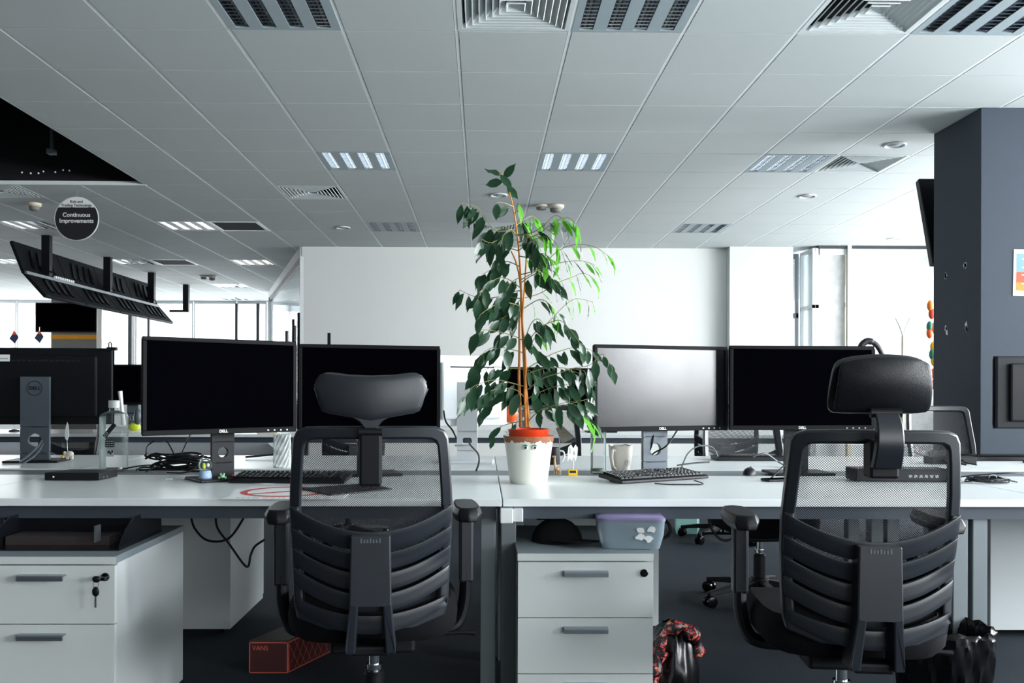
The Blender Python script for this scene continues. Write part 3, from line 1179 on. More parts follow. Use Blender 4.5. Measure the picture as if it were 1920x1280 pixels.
# keys in the lock of the left pedestal
t = thing('key_bunch', 'small bunch of two black headed keys hanging from the left pedestal lock', 'keys', (KX, KY, KZ))
box(-.011, .011, -.034, -.009, -.005, .005).build('key', M['blackgloss'], t, bevel=.002)
MB().ball((-.012, -.034, 0), .0125, 12, (1, .4, .8)).build('key_head', M['black'], t, smooth=True)
MB().tube([(-.014 + .008 * math.cos(a), -.034, -.014 + .010 * math.sin(a)) for a in [k * PI / 8 for k in range(16)]], .0008, 6, close=True).build('ring', M['chrome'], t)
q = MB().ball((-.014, -.034, -.036), .0135, 12, (.8, .3, 1.1)).build('key_head', M['black'], t, smooth=True)
box(-.0165, -.0115, -.0355, -.0325, -.082, -.048).build('blade', M['alu'], q)

# ------------------------------------------------------------------ monitors
def make_monitor(t, w, h, z0, neck_w, haze=False, dark=False, rear='stand_grey', silver=False, yaw=0.0, logo=True, tilt=0.0, neck_x=0.0, big_base=True, rearlogo=False, neck_dy=0.0):
    """screen faces -y of the panel; the stand stays square to the thing; z0 = panel's lower edge"""
    mx = T(0, 0, 0) @ RZ(yaw)
    hw = w / 2
    b = .014
    pm = MB()
    pm.box(-hw, hw, -.0, .012, z0, z0 + .019, mx).box(-hw, hw, 0, .012, z0 + h - b, z0 + h, mx)
    pm.box(-hw, -hw + b, 0, .012, z0 + .019, z0 + h - b, mx).box(hw - b, hw, 0, .012, z0 + .019, z0 + h - b, mx)
    pm.build('bezel', M['bezel'], t, bevel=.002)
    box(-hw + b - .002, hw - b + .002, .004, .009, z0 + .017, z0 + h - b + .002, mx).build('screen', M['screenhaze' if haze else 'screen'], t)
    back = MB()
    back.box(-hw + .001, hw - .001, .012, .03, z0 + .001, z0 + h - .001, mx)
    k = [(-hw * .86, z0 + h * .12), (hw * .86, z0 + h * .12), (hw * .86, z0 + h * .88), (-hw * .86, z0 + h * .88)]
    rk = M['silver' if silver else 'screenrear']
    r = back.build('rear_shell', rk, t, bevel=.006)
    box(-hw * .8, hw * .8, .03, .048, z0 + h * .1, z0 + h * .9, mx).build('rear_bulge', rk, t, bevel=.012)
    mb = MB()
    for n in range(16):
        x = -hw * .55 + n * hw * 1.1 / 15
        mb.box(x - .008, x + .008, .0476, .0488, z0 + h * .82, z0 + h * .84, mx)
    mb.build('vent_slot', M['dark'], r)
    if logo:
        text('DELL', .0145, M['frame'], 'lettering', t, mx @ T(0, -.0006, z0 + .0095) @ RX(PI / 2), bold=.0005, ext=.0003)
        mb = MB()
        for n in range(4):
            mb.box(hw - .12 + n * .026, hw - .114 + n * .026, -.0006, .0, z0 + .007, z0 + .0115, mx)
        mb.build('button', M['alu'], t)
    # neck: slab with a round cable hole
    nw = neck_w / 2
    nm = M['silver' if silver else ('necknear' if dark else 'standgrey')]
    hz, hr = .105, neck_w * .235
    nb = MB()
    y0, y1 = .062 + neck_dy, .082 + neck_dy
    zt, zl, zu = z0 + h * .62, hz - nw, hz + nw
    N = 32
    front, backr, fo, bo = [], [], [], []
    for n in range(N):
        a = 2 * PI * (n + .5) / N
        ca, sa = math.cos(a), math.sin(a)
        s = nw / max(abs(ca), abs(sa))
        front.append((neck_x + hr * ca, y0, hz + hr * sa))
        fo.append((neck_x + s * ca, y0, hz + s * sa))
    V = lambda L, y: [nb.bm.verts.new((q[0], y, q[2])) for q in L]
    fi, fo_, bi, bo_ = V(front, y0), V(fo, y0), V(front, y1), V(fo, y1)
    for n in range(N):
        m2 = (n + 1) % N
        nb.bm.faces.new((fi[n], fi[m2], fo_[m2], fo_[n]))
        nb.bm.faces.new((bi[n], bo_[n], bo_[m2], bi[m2]))
        nb.bm.faces.new((fi[n], bi[n], bi[m2], fi[m2]))
        nb.bm.faces.new((fo_[n], fo_[m2], bo_[m2], bo_[n]))
    nb.box(neck_x - nw, neck_x + nw, y0, y1, zu - .006, zt).box(neck_x - nw, neck_x + nw, y0, y1, .008, zl + .006)
    nk = nb.build('stand_neck', nm, t)
    box(neck_x - .045, neck_x + .045, .04, .064 + neck_dy, zt - .09, zt - .01).build('hinge', M['black'], nk)
    if rearlogo:
        mxl = T(neck_x, y1 + .0008, zt - .055) @ RZ(PI) @ RX(PI / 2)
        text('DELL', .021, M['ink'], 'lettering', nk, mxl, bold=.0012, ext=.0004, sx=1.15)
        MB().tube([(neck_x + .034 * math.cos(a), y1 + .0008, zt - .055 + .034 * math.sin(a)) for a in [2 * PI * n / 40 for n in range(40)]], .0016, 6, close=True).build('emblem_ring', M['ink'], nk)
    bw = .125 if big_base else .10
    box(neck_x - bw, neck_x + bw, -.045 + neck_dy, .14 + neck_dy, .0, .011).build('stand_base', M['black' if not silver else 'silver'], t, bevel=.004)
    return t


def place_monitor(uL, vL, YL, uR, vR, YR, lab, group, h=.356, zt=None, zdesk=ZD, **k):
    """two top corners in the photograph give centre, width and turn"""
    A, B = at(uL, vL, YL), at(uR, vR, YR)
    d = B - A
    w = math.hypot(d.x, d.y)
    yaw = math.atan2(d.y, d.x)
    c = (A + B) / 2
    top = c.z
    t = thing('monitor', lab, 'monitor', (c.x, c.y, zdesk), yaw, group)
    make_monitor(t, w, h, top - h - zdesk, **k)
    return t


G1 = 'monitors on the front desks'
place_monitor(268, 629, 3.17, 556, 641, 3.52, 'black monitor turned to the right, left of the one behind the left chair headrest', G1, neck_w=.088, dark=True, neck_dy=.07, neck_x=.048)
place_monitor(560, 643, 3.54, 825, 650, 3.70, 'black monitor behind the headrest of the left office chair', G1, neck_w=.09, dark=True)
place_monitor(1115, 645, 3.56, 1365, 650, 3.74, 'grey smudged monitor right beside the fig, reflecting a pale wall', G1, h=.352, neck_w=.112, haze=True)
place_monitor(1369, 648, 3.68, 1640, 648, 3.70, 'dark glossy monitor between the smudged one and the right chair headrest', G1, h=.352, neck_w=.10, dark=True)
G2 = 'monitors seen from behind on the facing desks'


def place_rear(uc, vt, w, h, Y, yaw, lab, group=G2, zdesk=ZD, turn=0.0, **k):
    c = at(uc, vt, Y)
    t = thing('monitor', lab, 'monitor', (c.x, Y, zdesk), PI + yaw, group)
    make_monitor(t, w, h, c.z - h - zdesk, yaw=turn, **k)
    return t


place_rear(78, 652, .68, .372, 4.34, .10, 'black monitor seen from behind at the left, round emblem on its grey stand', neck_w=.132, rearlogo=True, logo=False)
place_rear(878, 666, .40, .345, 4.34, -.04, 'pale silver monitor seen from behind, left of the potted fig', neck_w=.098, silver=True, logo=False, turn=.5)
place_rear(1975, 668, .60, .352, 4.30, .02, 'black monitor seen from behind at the right edge below the slate column', neck_w=.11, logo=False)

# white inventory sticker on the left rear monitor
p = at(8, 671, 4.26)
t = thing('sticker', 'white inventory sticker on the back of the leftmost monitor', 'sticker', (p.x, 4.253, p.z))
box(-.03, .03, -.001, .0, -.016, .016).build('paper', M['paper'], t)
mb = MB()
for n in range(6):
    mb.box(-.024 + n * .008, -.0185 + n * .008, -.0014, -.001, -.006, .0)
mb.build('print', M['label'], t)

# ------------------------------------------------------------------ office chairs
OUT = [(0, .986), (.12, .986), (.172, .984), (.195, .975), (.205, .955), (.210, .90), (.216, .82), (.219, .76), (.217, .68), (.213, .58), (.209, .50), (.200, .462), (.12, .434), (0, .428)]
INN = [(0, .952), (.12, .952), (.158, .950), (.171, .943), (.176, .930), (.179, .90), (.185, .82), (.188, .76), (.190, .68), (.188, .58), (.185, .505), (.175, .478), (.11, .458), (0, .452)]
WOUT = sorted([(z, x) for x, z in OUT[3:-2]])
WINN = sorted([(z, x) for x, z in INN[3:-2]])


def yb(x, z):
    return -.25 + .85 * x * x - (z - .5) * .12 + .05 * max(0, .5 - abs(z - .62) * 2.2)


def make_chair(head, arms=True):
    t = thing('office_chair', 'x', 'office chair')
    # back frame
    mb = MB()
    n = len(OUT)
    o_ = [(x, z) for x, z in OUT] + [(-x, z) for x, z in OUT[-2:0:-1]]
    i_ = [(x, z) for x, z in INN] + [(-x, z) for x, z in INN[-2:0:-1]]
    k = len(o_)
    ring = []
    for (ox, oz), (ix, iz) in zip(o_, i_):
        ring.append([mb.bm.verts.new((x, yb(x, z) + d, z)) for (x, z, d) in ((ox, oz, -.012), (ix, iz, -.012), (ix, iz, .016), (ox, oz, .02))])
    for a in range(k):
        p, q = ring[a], ring[(a + 1) % k]
        for s in range(4):
            mb.bm.faces.new((p[s], q[s], q[(s + 1) % 4], p[(s + 1) % 4]))
    mb.build('back_frame', M['chairplastic'], t, smooth=True, bevel=.006)

    def net(u, v):
        z = .463 + .485 * v
        w = interp(WINN, z)
        x = (2 * u - 1) * w
        return Vector((x, yb(x, z) + .008, z))
    MB().surf(net, 24, 24).build('mesh_panel', M['net'], t, smooth=True)
    # padded liner behind the lower slats
    def liner(u, v):
        z = .46 + .15 * v - .0 + .045 * (2 * u - 1) ** 2
        w = interp(WINN, min(z, .9)) * .98
        x = (2 * u - 1) * w
        return Vector((x, yb(x, z) + .014, z))
    MB().surf(liner, 16, 8).build('back_liner', M['fabric'], t, smooth=True)
    # slatted lumbar shell
    bands = [(.705, .655), (.646, .599), (.590, .544), (.535, .488), (.479, .430)]
    for b, (za, zb) in enumerate(bands):
        def slat(u, v, za=za, zb=zb, b=b):
            s = 2 * u - 1
            z = (za + (zb - za) * v) + .068 * s * s * (1.0 if b < 4 else .62)
            if b == 4 and v > .5:
                z = z + .02 * s * s
            w = interp(WOUT, z) - .004
            x = s * w
            return Vector((x, yb(x, z) - .016 - .016 * (1 - s * s), z))
        MB().surf(slat, 28, 3).build('lumbar_slat', M['chairplastic'], t, smooth=True, solid=.007, bevel=.002)
    for s in (-1, 1):
        mb = MB()

        def strip(u, v, s=s):
            z = .50 + .27 * v
            w = interp(WOUT, z) - .004
            x = s * (w - .022 * u)
            return Vector((x, yb(x, z) - .0145, z))
        mb.surf(strip, 3, 12).build('slat_edge', M['chairplastic'], t, smooth=True, solid=.006)
    # spine bracket with a cut-out foot
    ys = -.322
    mb = MB()
    outl = [(-.052, .700), (.052, .700), (.055, .52), (.066, .40), (.066, .385), (.040, .385), (.032, .515), (-.032, .515), (-.040, .385), (-.066, .385), (-.066, .40), (-.055, .52)]
    f = [mb.bm.verts.new((x, ys + (.0 if z > .5 else .02), z)) for x, z in outl]
    g = [mb.bm.verts.new((x, ys + .055 + (.0 if z > .5 else .04), z)) for x, z in outl]
    mb.bm.faces.new([f[k] for k in (0, 1, 2, 6, 7, 11)])
    mb.bm.faces.new([f[k] for k in (2, 3, 4, 5, 6)])
    mb.bm.faces.new([f[k] for k in (7, 8, 9, 10, 11)])
    mb.bm.faces.new([g[k] for k in (0, 1, 2, 6, 7, 11)][::-1])
    mb.bm.faces.new([g[k] for k in (2, 3, 4, 5, 6)][::-1])
    mb.bm.faces.new([g[k] for k in (7, 8, 9, 10, 11)][::-1])
    for k in range(12):
        mb.bm.faces.new((f[k], f[(k + 1) % 12], g[(k + 1) % 12], g[k]))
    sp = mb.build('spine_bracket', M['chairplastic'], t, bevel=.004)
    mb = MB()
    for k in range(7):
        mb.box(-.026 + k * .008, -.0215 + k * .008, ys - .0012, ys + .002, .682, .682 + (.009 if k % 3 else .012))
    mb.build('embossed_mark', M['standgrey'], sp)
    box(-.05, .05, -.28, -.05, .372, .40).build('tilt_arm', M['chairdark'], t, bevel=.008)
    # seat
    def seat(u, v):
        a = 2 * PI * u
        r = (abs(math.cos(a)) ** 4 + abs(math.sin(a)) ** 4) ** -.25
        k = math.sin(PI * min(1, v * 1.0))
        return Vector((0, 0, 0))
    mb = MB()
    N = 40
    prof = [(.60, .372), (.90, .385), (.985, .41), (1.0, .44), (.985, .468), (.93, .487), (.6, .492), (.02, .486)]
    rings = []
    for sc, z in prof:
        rg = []
        for k in range(N):
            a = 2 * PI * k / N
            r = (abs(math.cos(a)) ** 4 + abs(math.sin(a)) ** 4) ** -.25
            x, y = .245 * r * math.cos(a) * sc, .03 + .245 * r * math.sin(a) * sc
            dz = -.03 * max(0, (y - .15) / .12) ** 2 if y > .15 else 0
            rg.append(mb.bm.verts.new((x, y, z + dz)))
        rings.append(rg)
    for a, b in zip(rings, rings[1:]):
        for k in range(N):
            mb.bm.faces.new((a[k], a[(k + 1) % N], b[(k + 1) % N], b[k]))
    mb.bm.faces.new(rings[0][::-1])
    mb.bm.faces.new(rings[-1])
    mb.build('seat', M['fabric'], t, smooth=True)
    box(-.12, .12, -.12, .14, .33, .374).build('seat_mechanism', M['chairdark'], t, bevel=.01)
    MB().tube([(.1, 0, .35), (.27, .0, .355), (.30, 0, .352)], [.006, .006, .009], 8).build('tilt_lever', M['chairdark'], t, smooth=True)
    # arms
    for s in ((-1, 1) if arms else ()):
        mb = MB()
        mb.tube(spline([(s * .12, .02, .36), (s * .22, .02, .365), (s * .255, .03, .39), (s * .272, .035, .45), (s * .275, .035, .53)], 6), .019, 10, flat=1.25)
        arm = mb.build('armrest', M['chairdark'], t, smooth=True)
        box(s * .275 - .022, s * .275 + .022, .012, .058, .50, .70).build('arm_post', M['chairplastic'], arm, bevel=.008)
        mb = MB()
        pts = [(.0, -.115), (.030, -.105), (.042, -.06), (.044, .0), (.042, .07), (.034, .125), (.0, .14)]
        outl = pts + [(-x, y) for x, y in pts[-2:0:-1]]
        lo = [mb.bm.verts.new((s * .275 + x * .85, .035 + y, .695)) for x, y in outl]
        md = [mb.bm.verts.new((s * .275 + x * 1.05, .035 + y, .716)) for x, y in outl]
        hi = [mb.bm.verts.new((s * .275 + x * .8, .035 + y * .9, .736)) for x, y in outl]
        k = len(outl)
        for a, b in ((lo, md), (md, hi)):
            for q in range(k):
                mb.bm.faces.new((a[q], a[(q + 1) % k], b[(q + 1) % k], b[q]))
        mb.bm.faces.new(lo[::-1])
        mb.bm.faces.new(hi)
        mb.build('arm_pad', M['black'], arm, smooth=True, bevel=.004)
    # column and base
    MB().lathe([(.030, .09), (.030, .24), (.026, .245), (.026, .25)], 20).build('gas_column', M['black'], t, smooth=True)
    MB().lathe([(.017, .24), (.017, .345)], 20).lathe([(.024, .255), (.024, .27)], 20).build('piston', M['chrome'], t, smooth=True)
    MB().lathe([(.05, .075), (.055, .09), (.045, .125), (.032, .13)], 24).build('hub', M['chairdark'], t, smooth=True)
    for k in range(5):
        a = 2 * PI * k / 5 + PI / 2
        c, s = math.cos(a), math.sin(a)
        mb = MB()
        pt = lambda r, w, z: (r * c - w * s, r * s + w * c, z)
        prof = [(.04, .026, .078, .118), (.18, .022, .072, .102), (.315, .016, .058, .080)]
        rg = [[mb.bm.verts.new(pt(r, w * q, z)) for q, z in ((-1, z0), (1, z0), (.8, z1), (-.8, z1))] for r, w, z0, z1 in prof]
        for p, q in zip(rg, rg[1:]):
            for j in range(4):
                mb.bm.faces.new((p[j], p[(j + 1) % 4], q[(j + 1) % 4], q[j]))
        mb.bm.faces.new(rg[0][::-1])
        mb.bm.faces.new(rg[-1])
        lg = mb.build('base_leg', M['chairdark'], t, bevel=.004)
        mb = MB()
        for q in (-1, 1):
            mx = T(.305 * c, .305 * s, .03) @ RZ(a) @ T(0, q * .016, 0) @ RX(PI / 2)
            mb.lathe([(.022, -.009), (.029, -.006), (.029, .006), (.022, .009)], 20, mx=mx)
        mb.tube([(.305 * c, .305 * s, .03), (.31 * c, .31 * s, .07)], .008, 8)
        mb.build('caster', M['blackgloss'], lg, smooth=True)
    # headrest
    if head == 'low':
        top = [(0, 1.112), (.06, 1.114), (.10, 1.119), (.120, 1.1205), (.130, 1.117), (.138, 1.106), (.1425, 1.092)]
        bot = [(0, 1.006), (.03, 1.011), (.06, 1.016), (.11, 1.025), (.124, 1.030), (.131, 1.045), (.1425, 1.088)]

        def hr(off, sc, dz):
            def fn(u, v):
                s = 2 * u - 1
                x = s * .1425
                zt, zb = interp(top, abs(x)) + dz, interp(bot, abs(x))
                zt, zb = (zt + zb) / 2 + (zt - zb) / 2 * sc, (zt + zb) / 2 - (zt - zb) / 2 * sc
                bul = .004 * (1 - (2 * v - 1) ** 2)
                return Vector((x * sc, -.335 + 1.1 * x * x + off - (bul if off <= 0 else -bul * 1.5), zb + (zt - zb) * v))
            return fn
        hd = MB().surf(hr(0, 1, 0), 30, 8).build('headrest', M['chairplastic'], t, smooth=True, solid=.012, off=0, bevel=.003)
        MB().surf(hr(.026, .985, .006), 30, 8).build('head_cushion', M['leather'], hd, smooth=True, solid=.028, bevel=.008, seg=3)
        rim = [(x, -.335 + 1.1 * x * x - .002, z) for x, z in top] + [(x, -.335 + 1.1 * x * x - .002, z) for x, z in bot[::-1]]
        rim = rim + [(-x, y, z) for x, y, z in rim[::-1]][1:-1]
        MB().tube(rim, .0042, 8, close=True).build('shell_rim', M['chairplastic'], hd, smooth=True)
        mb = MB()
        prof = [(.090, 1.052, -.322), (.060, 1.018, -.326), (.030, 1.0, -.326), (.018, .985, -.326), (.015, .965, -.324)]
        f = [(x, y, z) for x, z, y in prof]
        A = [[mb.bm.verts.new((sx * x, y + d, z)) for sx, d in ((-1, -.012), (1, -.012), (1, .012), (-1, .012))] for x, y, z in f[1:]]
        for p, q in zip(A, A[1:]):
            for j in range(4):
                mb.bm.faces.new((p[j], p[(j + 1) % 4], q[(j + 1) % 4], q[j]))
        mb.bm.faces.new(A[0][::-1])
        mb.bm.faces.new(A[-1])
        mb.build('headrest_stem', M['chairplastic'], hd, bevel=.003)
        br = box(-.029, .029, -.345, -.288, .832, .978).build('headrest_bracket', M['chairdark'], t, bevel=.007)
        MB().tube([(-.030, -.338, .972), (.030, -.338, .972)], .011, 12).build('pivot', M['black'], br, smooth=True)
    elif head == 'high':
        def hr(off, sc):
            def fn(u, v):
                s = 2 * u - 1
                q = 2 * v - 1
                k = (abs(s) ** 9 + abs(q) ** 9) ** (1 / 9)
                m2 = max(abs(s), abs(q))
                f = (m2 / k) if k > 1e-6 else 1
                x = s * f * (.111 - .005 * q) * sc
                z = 1.098 + q * f * .066 * sc - .010 * s * s * (1 if q > 0 else .3)
                bul = .020 * (1 - q * q) * (1 - .4 * s * s)
                return Vector((x, -.345 + 1.2 * x * x - .22 * (z - 1.098) + off - (bul if off <= 0 else -bul), z))
            return fn
        hd = MB().surf(hr(0, 1.0), 24, 12).build('headrest', M['leather'], t, smooth=True, solid=.010, bevel=.003)
        MB().surf(hr(.024, 1.045), 24, 12).build('head_cushion', M['leather'], hd, smooth=True, solid=.026, bevel=.008, seg=3)
        mb = MB()
        pts = spline([(0, -.345, 1.035), (0, -.372, 1.0), (0, -.378, .95), (0, -.355, .895)], 6)
        rg = []
        for k, q in enumerate(pts):
            w = .028 + .006 * k / len(pts)
            rg.append([mb.bm.verts.new((sx * w, q.y + d, q.z)) for sx, d in ((-1, -.014), (1, -.014), (1, .014), (-1, .014))])
        for p, q in zip(rg, rg[1:]):
            for j in range(4):
                mb.bm.faces.new((p[j], p[(j + 1) % 4], q[(j + 1) % 4], q[j]))
        mb.bm.faces.new(rg[0][::-1])
        mb.bm.faces.new(rg[-1])
        mb.build('headrest_stem', M['chairplastic'], hd, smooth=True, bevel=.004)
        br = box(-.034, .034, -.35, -.29, .87, .965).build('headrest_bracket', M['chairdark'], t, bevel=.006)
        MB().tube([(-.036, -.352, 1.03), (.036, -.352, 1.03)], .012, 12).build('pivot', M['black'], br, smooth=True)
    return t


GC = 'office chairs of the desk bench'
chA = make_chair('low')
c = at(695, 950, 2.33)
chA.location = (c.x - .027, 2.64, 0)
chA.rotation_euler.z = math.radians(5)
tag(chA, 'black mesh back office chair on the left, low headrest, seen straight from behind', 'office chair', GC)
chB = make_chair('high')
th = math.radians(-6)
c = at(1643, 950, 2.2)
chB.location = (c.x - .30 * math.sin(th), 2.19 + .30 * math.cos(th), 0)
chB.rotation_euler.z = th
tag(chB, 'black mesh back office chair on the right, tall padded headrest, turned slightly left', 'office chair', GC)
chC = make_chair(None, False)
chC.location = (1.42, 4.52, 0)
chC.rotation_euler.z = PI + .08
tag(chC, 'dark office chair across the bench, behind the smudged and glossy monitors', 'office chair', GC)
copy_tree(chC, (-2.55, 5.15, 0), PI - .3, 'dark office chair across the bench, behind the leftmost rear-facing monitor', GC)
copy_tree(chC, (-3.28, 5.1, 0), PI + .25, 'dark office chair across the bench at the left edge, lower left of the leftmost monitor', GC)
copy_tree(chC, (.42, 5.25, 0), PI + .1, 'dark office chair across the bench, seen through the fig leaves', GC)
copy_tree(chC, (2.9, 5.3, 0), PI + .1, 'dark office chair across the bench, below the slate column at the right', GC)
copy_tree(chC, (-.95, 6.35, 0), .3, 'dark office chair at the second bench, seen below the left front monitors', GC)
copy_tree(chC, (1.75, 6.4, 0), -.2, 'dark office chair at the second bench, behind the smudged monitor', GC)

# second bench further back
for k, (x0, x1) in enumerate(((-5.2, -3.4), (-3.4, -1.6), (-1.6, .2), (.2, 2.0), (2.0, 3.8))):
    make_desk(x0, x1, 6.9, 7.65, '%s desk of the second bench behind the facing desks' % (
        'leftmost white', 'white second from left', 'white middle', 'white second from right', 'rightmost white')[0:1][0] if False else
        ('leftmost', 'second from left', 'middle', 'second from right', 'rightmost')[k] + ' white desk of the second bench, behind the facing desks', -1,
        [-.8], 'second bench desks')
G3 = 'monitors on the second bench'
for (u, v, m_, lab) in ((243, 683, 0, 'distant black monitor on the second bench, left of the front left monitor'),
                        (985, 688, 0, 'distant black monitor on the second bench, behind the stem of the fig'),
                        (1128, 690, 0, 'distant black monitor on the second bench, behind the right fig leaves'),
                        (720, 688, 0, 'distant black monitor on the second bench, hidden mostly by the left chair monitor')):
    Y = 7.3
    c = at(u, v, Y)
    t = thing('monitor', lab, 'monitor', (c.x, Y, ZD), 0, G3)
    make_monitor(t, .52, .33, c.z - .33 - ZD, .09, logo=False)

# ================================================================== potted fig
YP = 3.36
pb0 = at(991, 905, YP)
t = thing('potted_fig', 'tall weeping fig with glossy leaves in a white pot with googly eyes', 'potted plant', (pb0.x, YP, ZD))
fig = t


def loc_(u, v, dy=0.0):
    p = at(u, v, YP + dy)
    return Vector((p.x - pb0.x, dy, p.z - ZD))


pxm = YP / F
H = .178
prof = [(.0001, .0), (.068, .0), (.071, .004), (.0735, .02), (.088, H * .75), (.0955, H), (.092, H), (.084, H * .75), (.06, .02), (.0001, .02)]
pot = MB().lathe(prof, 48).build('pot', M['pot'], t, smooth=True)
mb = MB()
N = 96
rr = random.Random(11)
lo = [H - .016 - rr.uniform(0, .009) - .004 * math.sin(k * .7) for k in range(N)]
ra = lambda z: .088 + (.0955 - .088) * (z - H * .75) / (H * .25) + .0012
g1 = [mb.bm.verts.new((ra(H) * math.cos(2 * PI * k / N), ra(H) * math.sin(2 * PI * k / N), H + .001)) for k in range(N)]
g2 = [mb.bm.verts.new((ra(lo[k]) * math.cos(2 * PI * k / N), ra(lo[k]) * math.sin(2 * PI * k / N), lo[k])) for k in range(N)]
g0 = [mb.bm.verts.new((.0905 * math.cos(2 * PI * k / N), .0905 * math.sin(2 * PI * k / N), H + .001)) for k in range(N)]
for k in range(N):
    q = (k + 1) % N
    mb.bm.faces.new((g1[k], g1[q], g2[q], g2[k]))
    mb.bm.faces.new((g0[k], g0[q], g1[q], g1[k]))
mb.build('glazed_rim', M['brownglaze'], pot)['label'] = 'rough brown glazed rim'
MB().lathe([(.060, H - .05), (.074, H - .005), (.0785, H + .024), (.080, H + .026), (.077, H + .027), (.071, H + .0), (.058, H - .05)], 48).build(
    'inner_pot', M['terra'], t, smooth=True)['label'] = 'glossy orange red inner pot'
MB().lathe([(.0001, H + .008), (.074, H + .006)], 32).build('soil', M['soil'], t)
for u in (985.5, 1002):
    p = at(u, 838, YP - .09)
    x, z = p.x - pb0.x, p.z - ZD
    ry = .0735 + (.088 - .0735) * (z - .02) / (H * .75 - .02)
    y = -math.sqrt(max(0, ry * ry - x * x)) - .0025
    mx = T(x, y, z) @ RZ(math.atan2(x, -y)) @ RX(PI / 2)
    e = MB().lathe([(.0095, -.001), (.0095, .002), (.007, .005), (.0001, .0062)], 24, mx=mx).build('googly_eye', M['white'], t, smooth=True)
    MB().lathe([(.0048, .004), (.0048, .0066), (.0001, .0068)], 16, mx=mx @ T(.001, -.002, .0005)).build('pupil', M['ink'], e, smooth=True)
    MB().prism([(.0098 * math.cos(a), .0098 * math.sin(a)) for a in [PI * .12 + PI * .76 * k / 12 for k in range(13)]], 'z', .003, .0072).build('eyelid', M['green'], e).data.transform(mx)

# stems
def wpath(px, dys):
    return [loc_(u, v, dy) for (u, v), dy in zip(px, dys)]


stA = [(991, 800), (989, 770), (986, 735), (984, 700), (982, 660), (980, 620), (979, 580), (977, 540), (975, 500), (972, 460), (968, 425), (962, 388), (952, 350), (939, 322)]
stB = [(976, 800), (975, 760), (973, 710), (974, 660), (974, 610), (977, 560), (974, 520), (967, 490), (958, 470)]
stC = [(986, 800), (985, 765), (984, 735), (986, 690), (984, 655), (980, 600), (982, 560), (986, 500), (988, 470), (990, 440)]
n = len(stA)
mb = MB()
mb.tube(spline(wpath(stA, [0] * n), 6), [.0070 - .0054 * k / (6 * (n - 1)) for k in range(6 * (n - 1) + 1)], 10)
nB = len(stB)
mb.tube(spline(wpath(stB, [.012] * nB), 6), [.006 - .0035 * k / (6 * (nB - 1)) for k in range(6 * (nB - 1) + 1)], 8)
nC = len(stC)
mb.tube(spline(wpath(stC, [-.008] * nC), 6), [.0052 - .003 * k / (6 * (nC - 1)) for k in range(6 * (nC - 1) + 1)], 8)
mb.build('trunk', M['bark'], t, smooth=True)

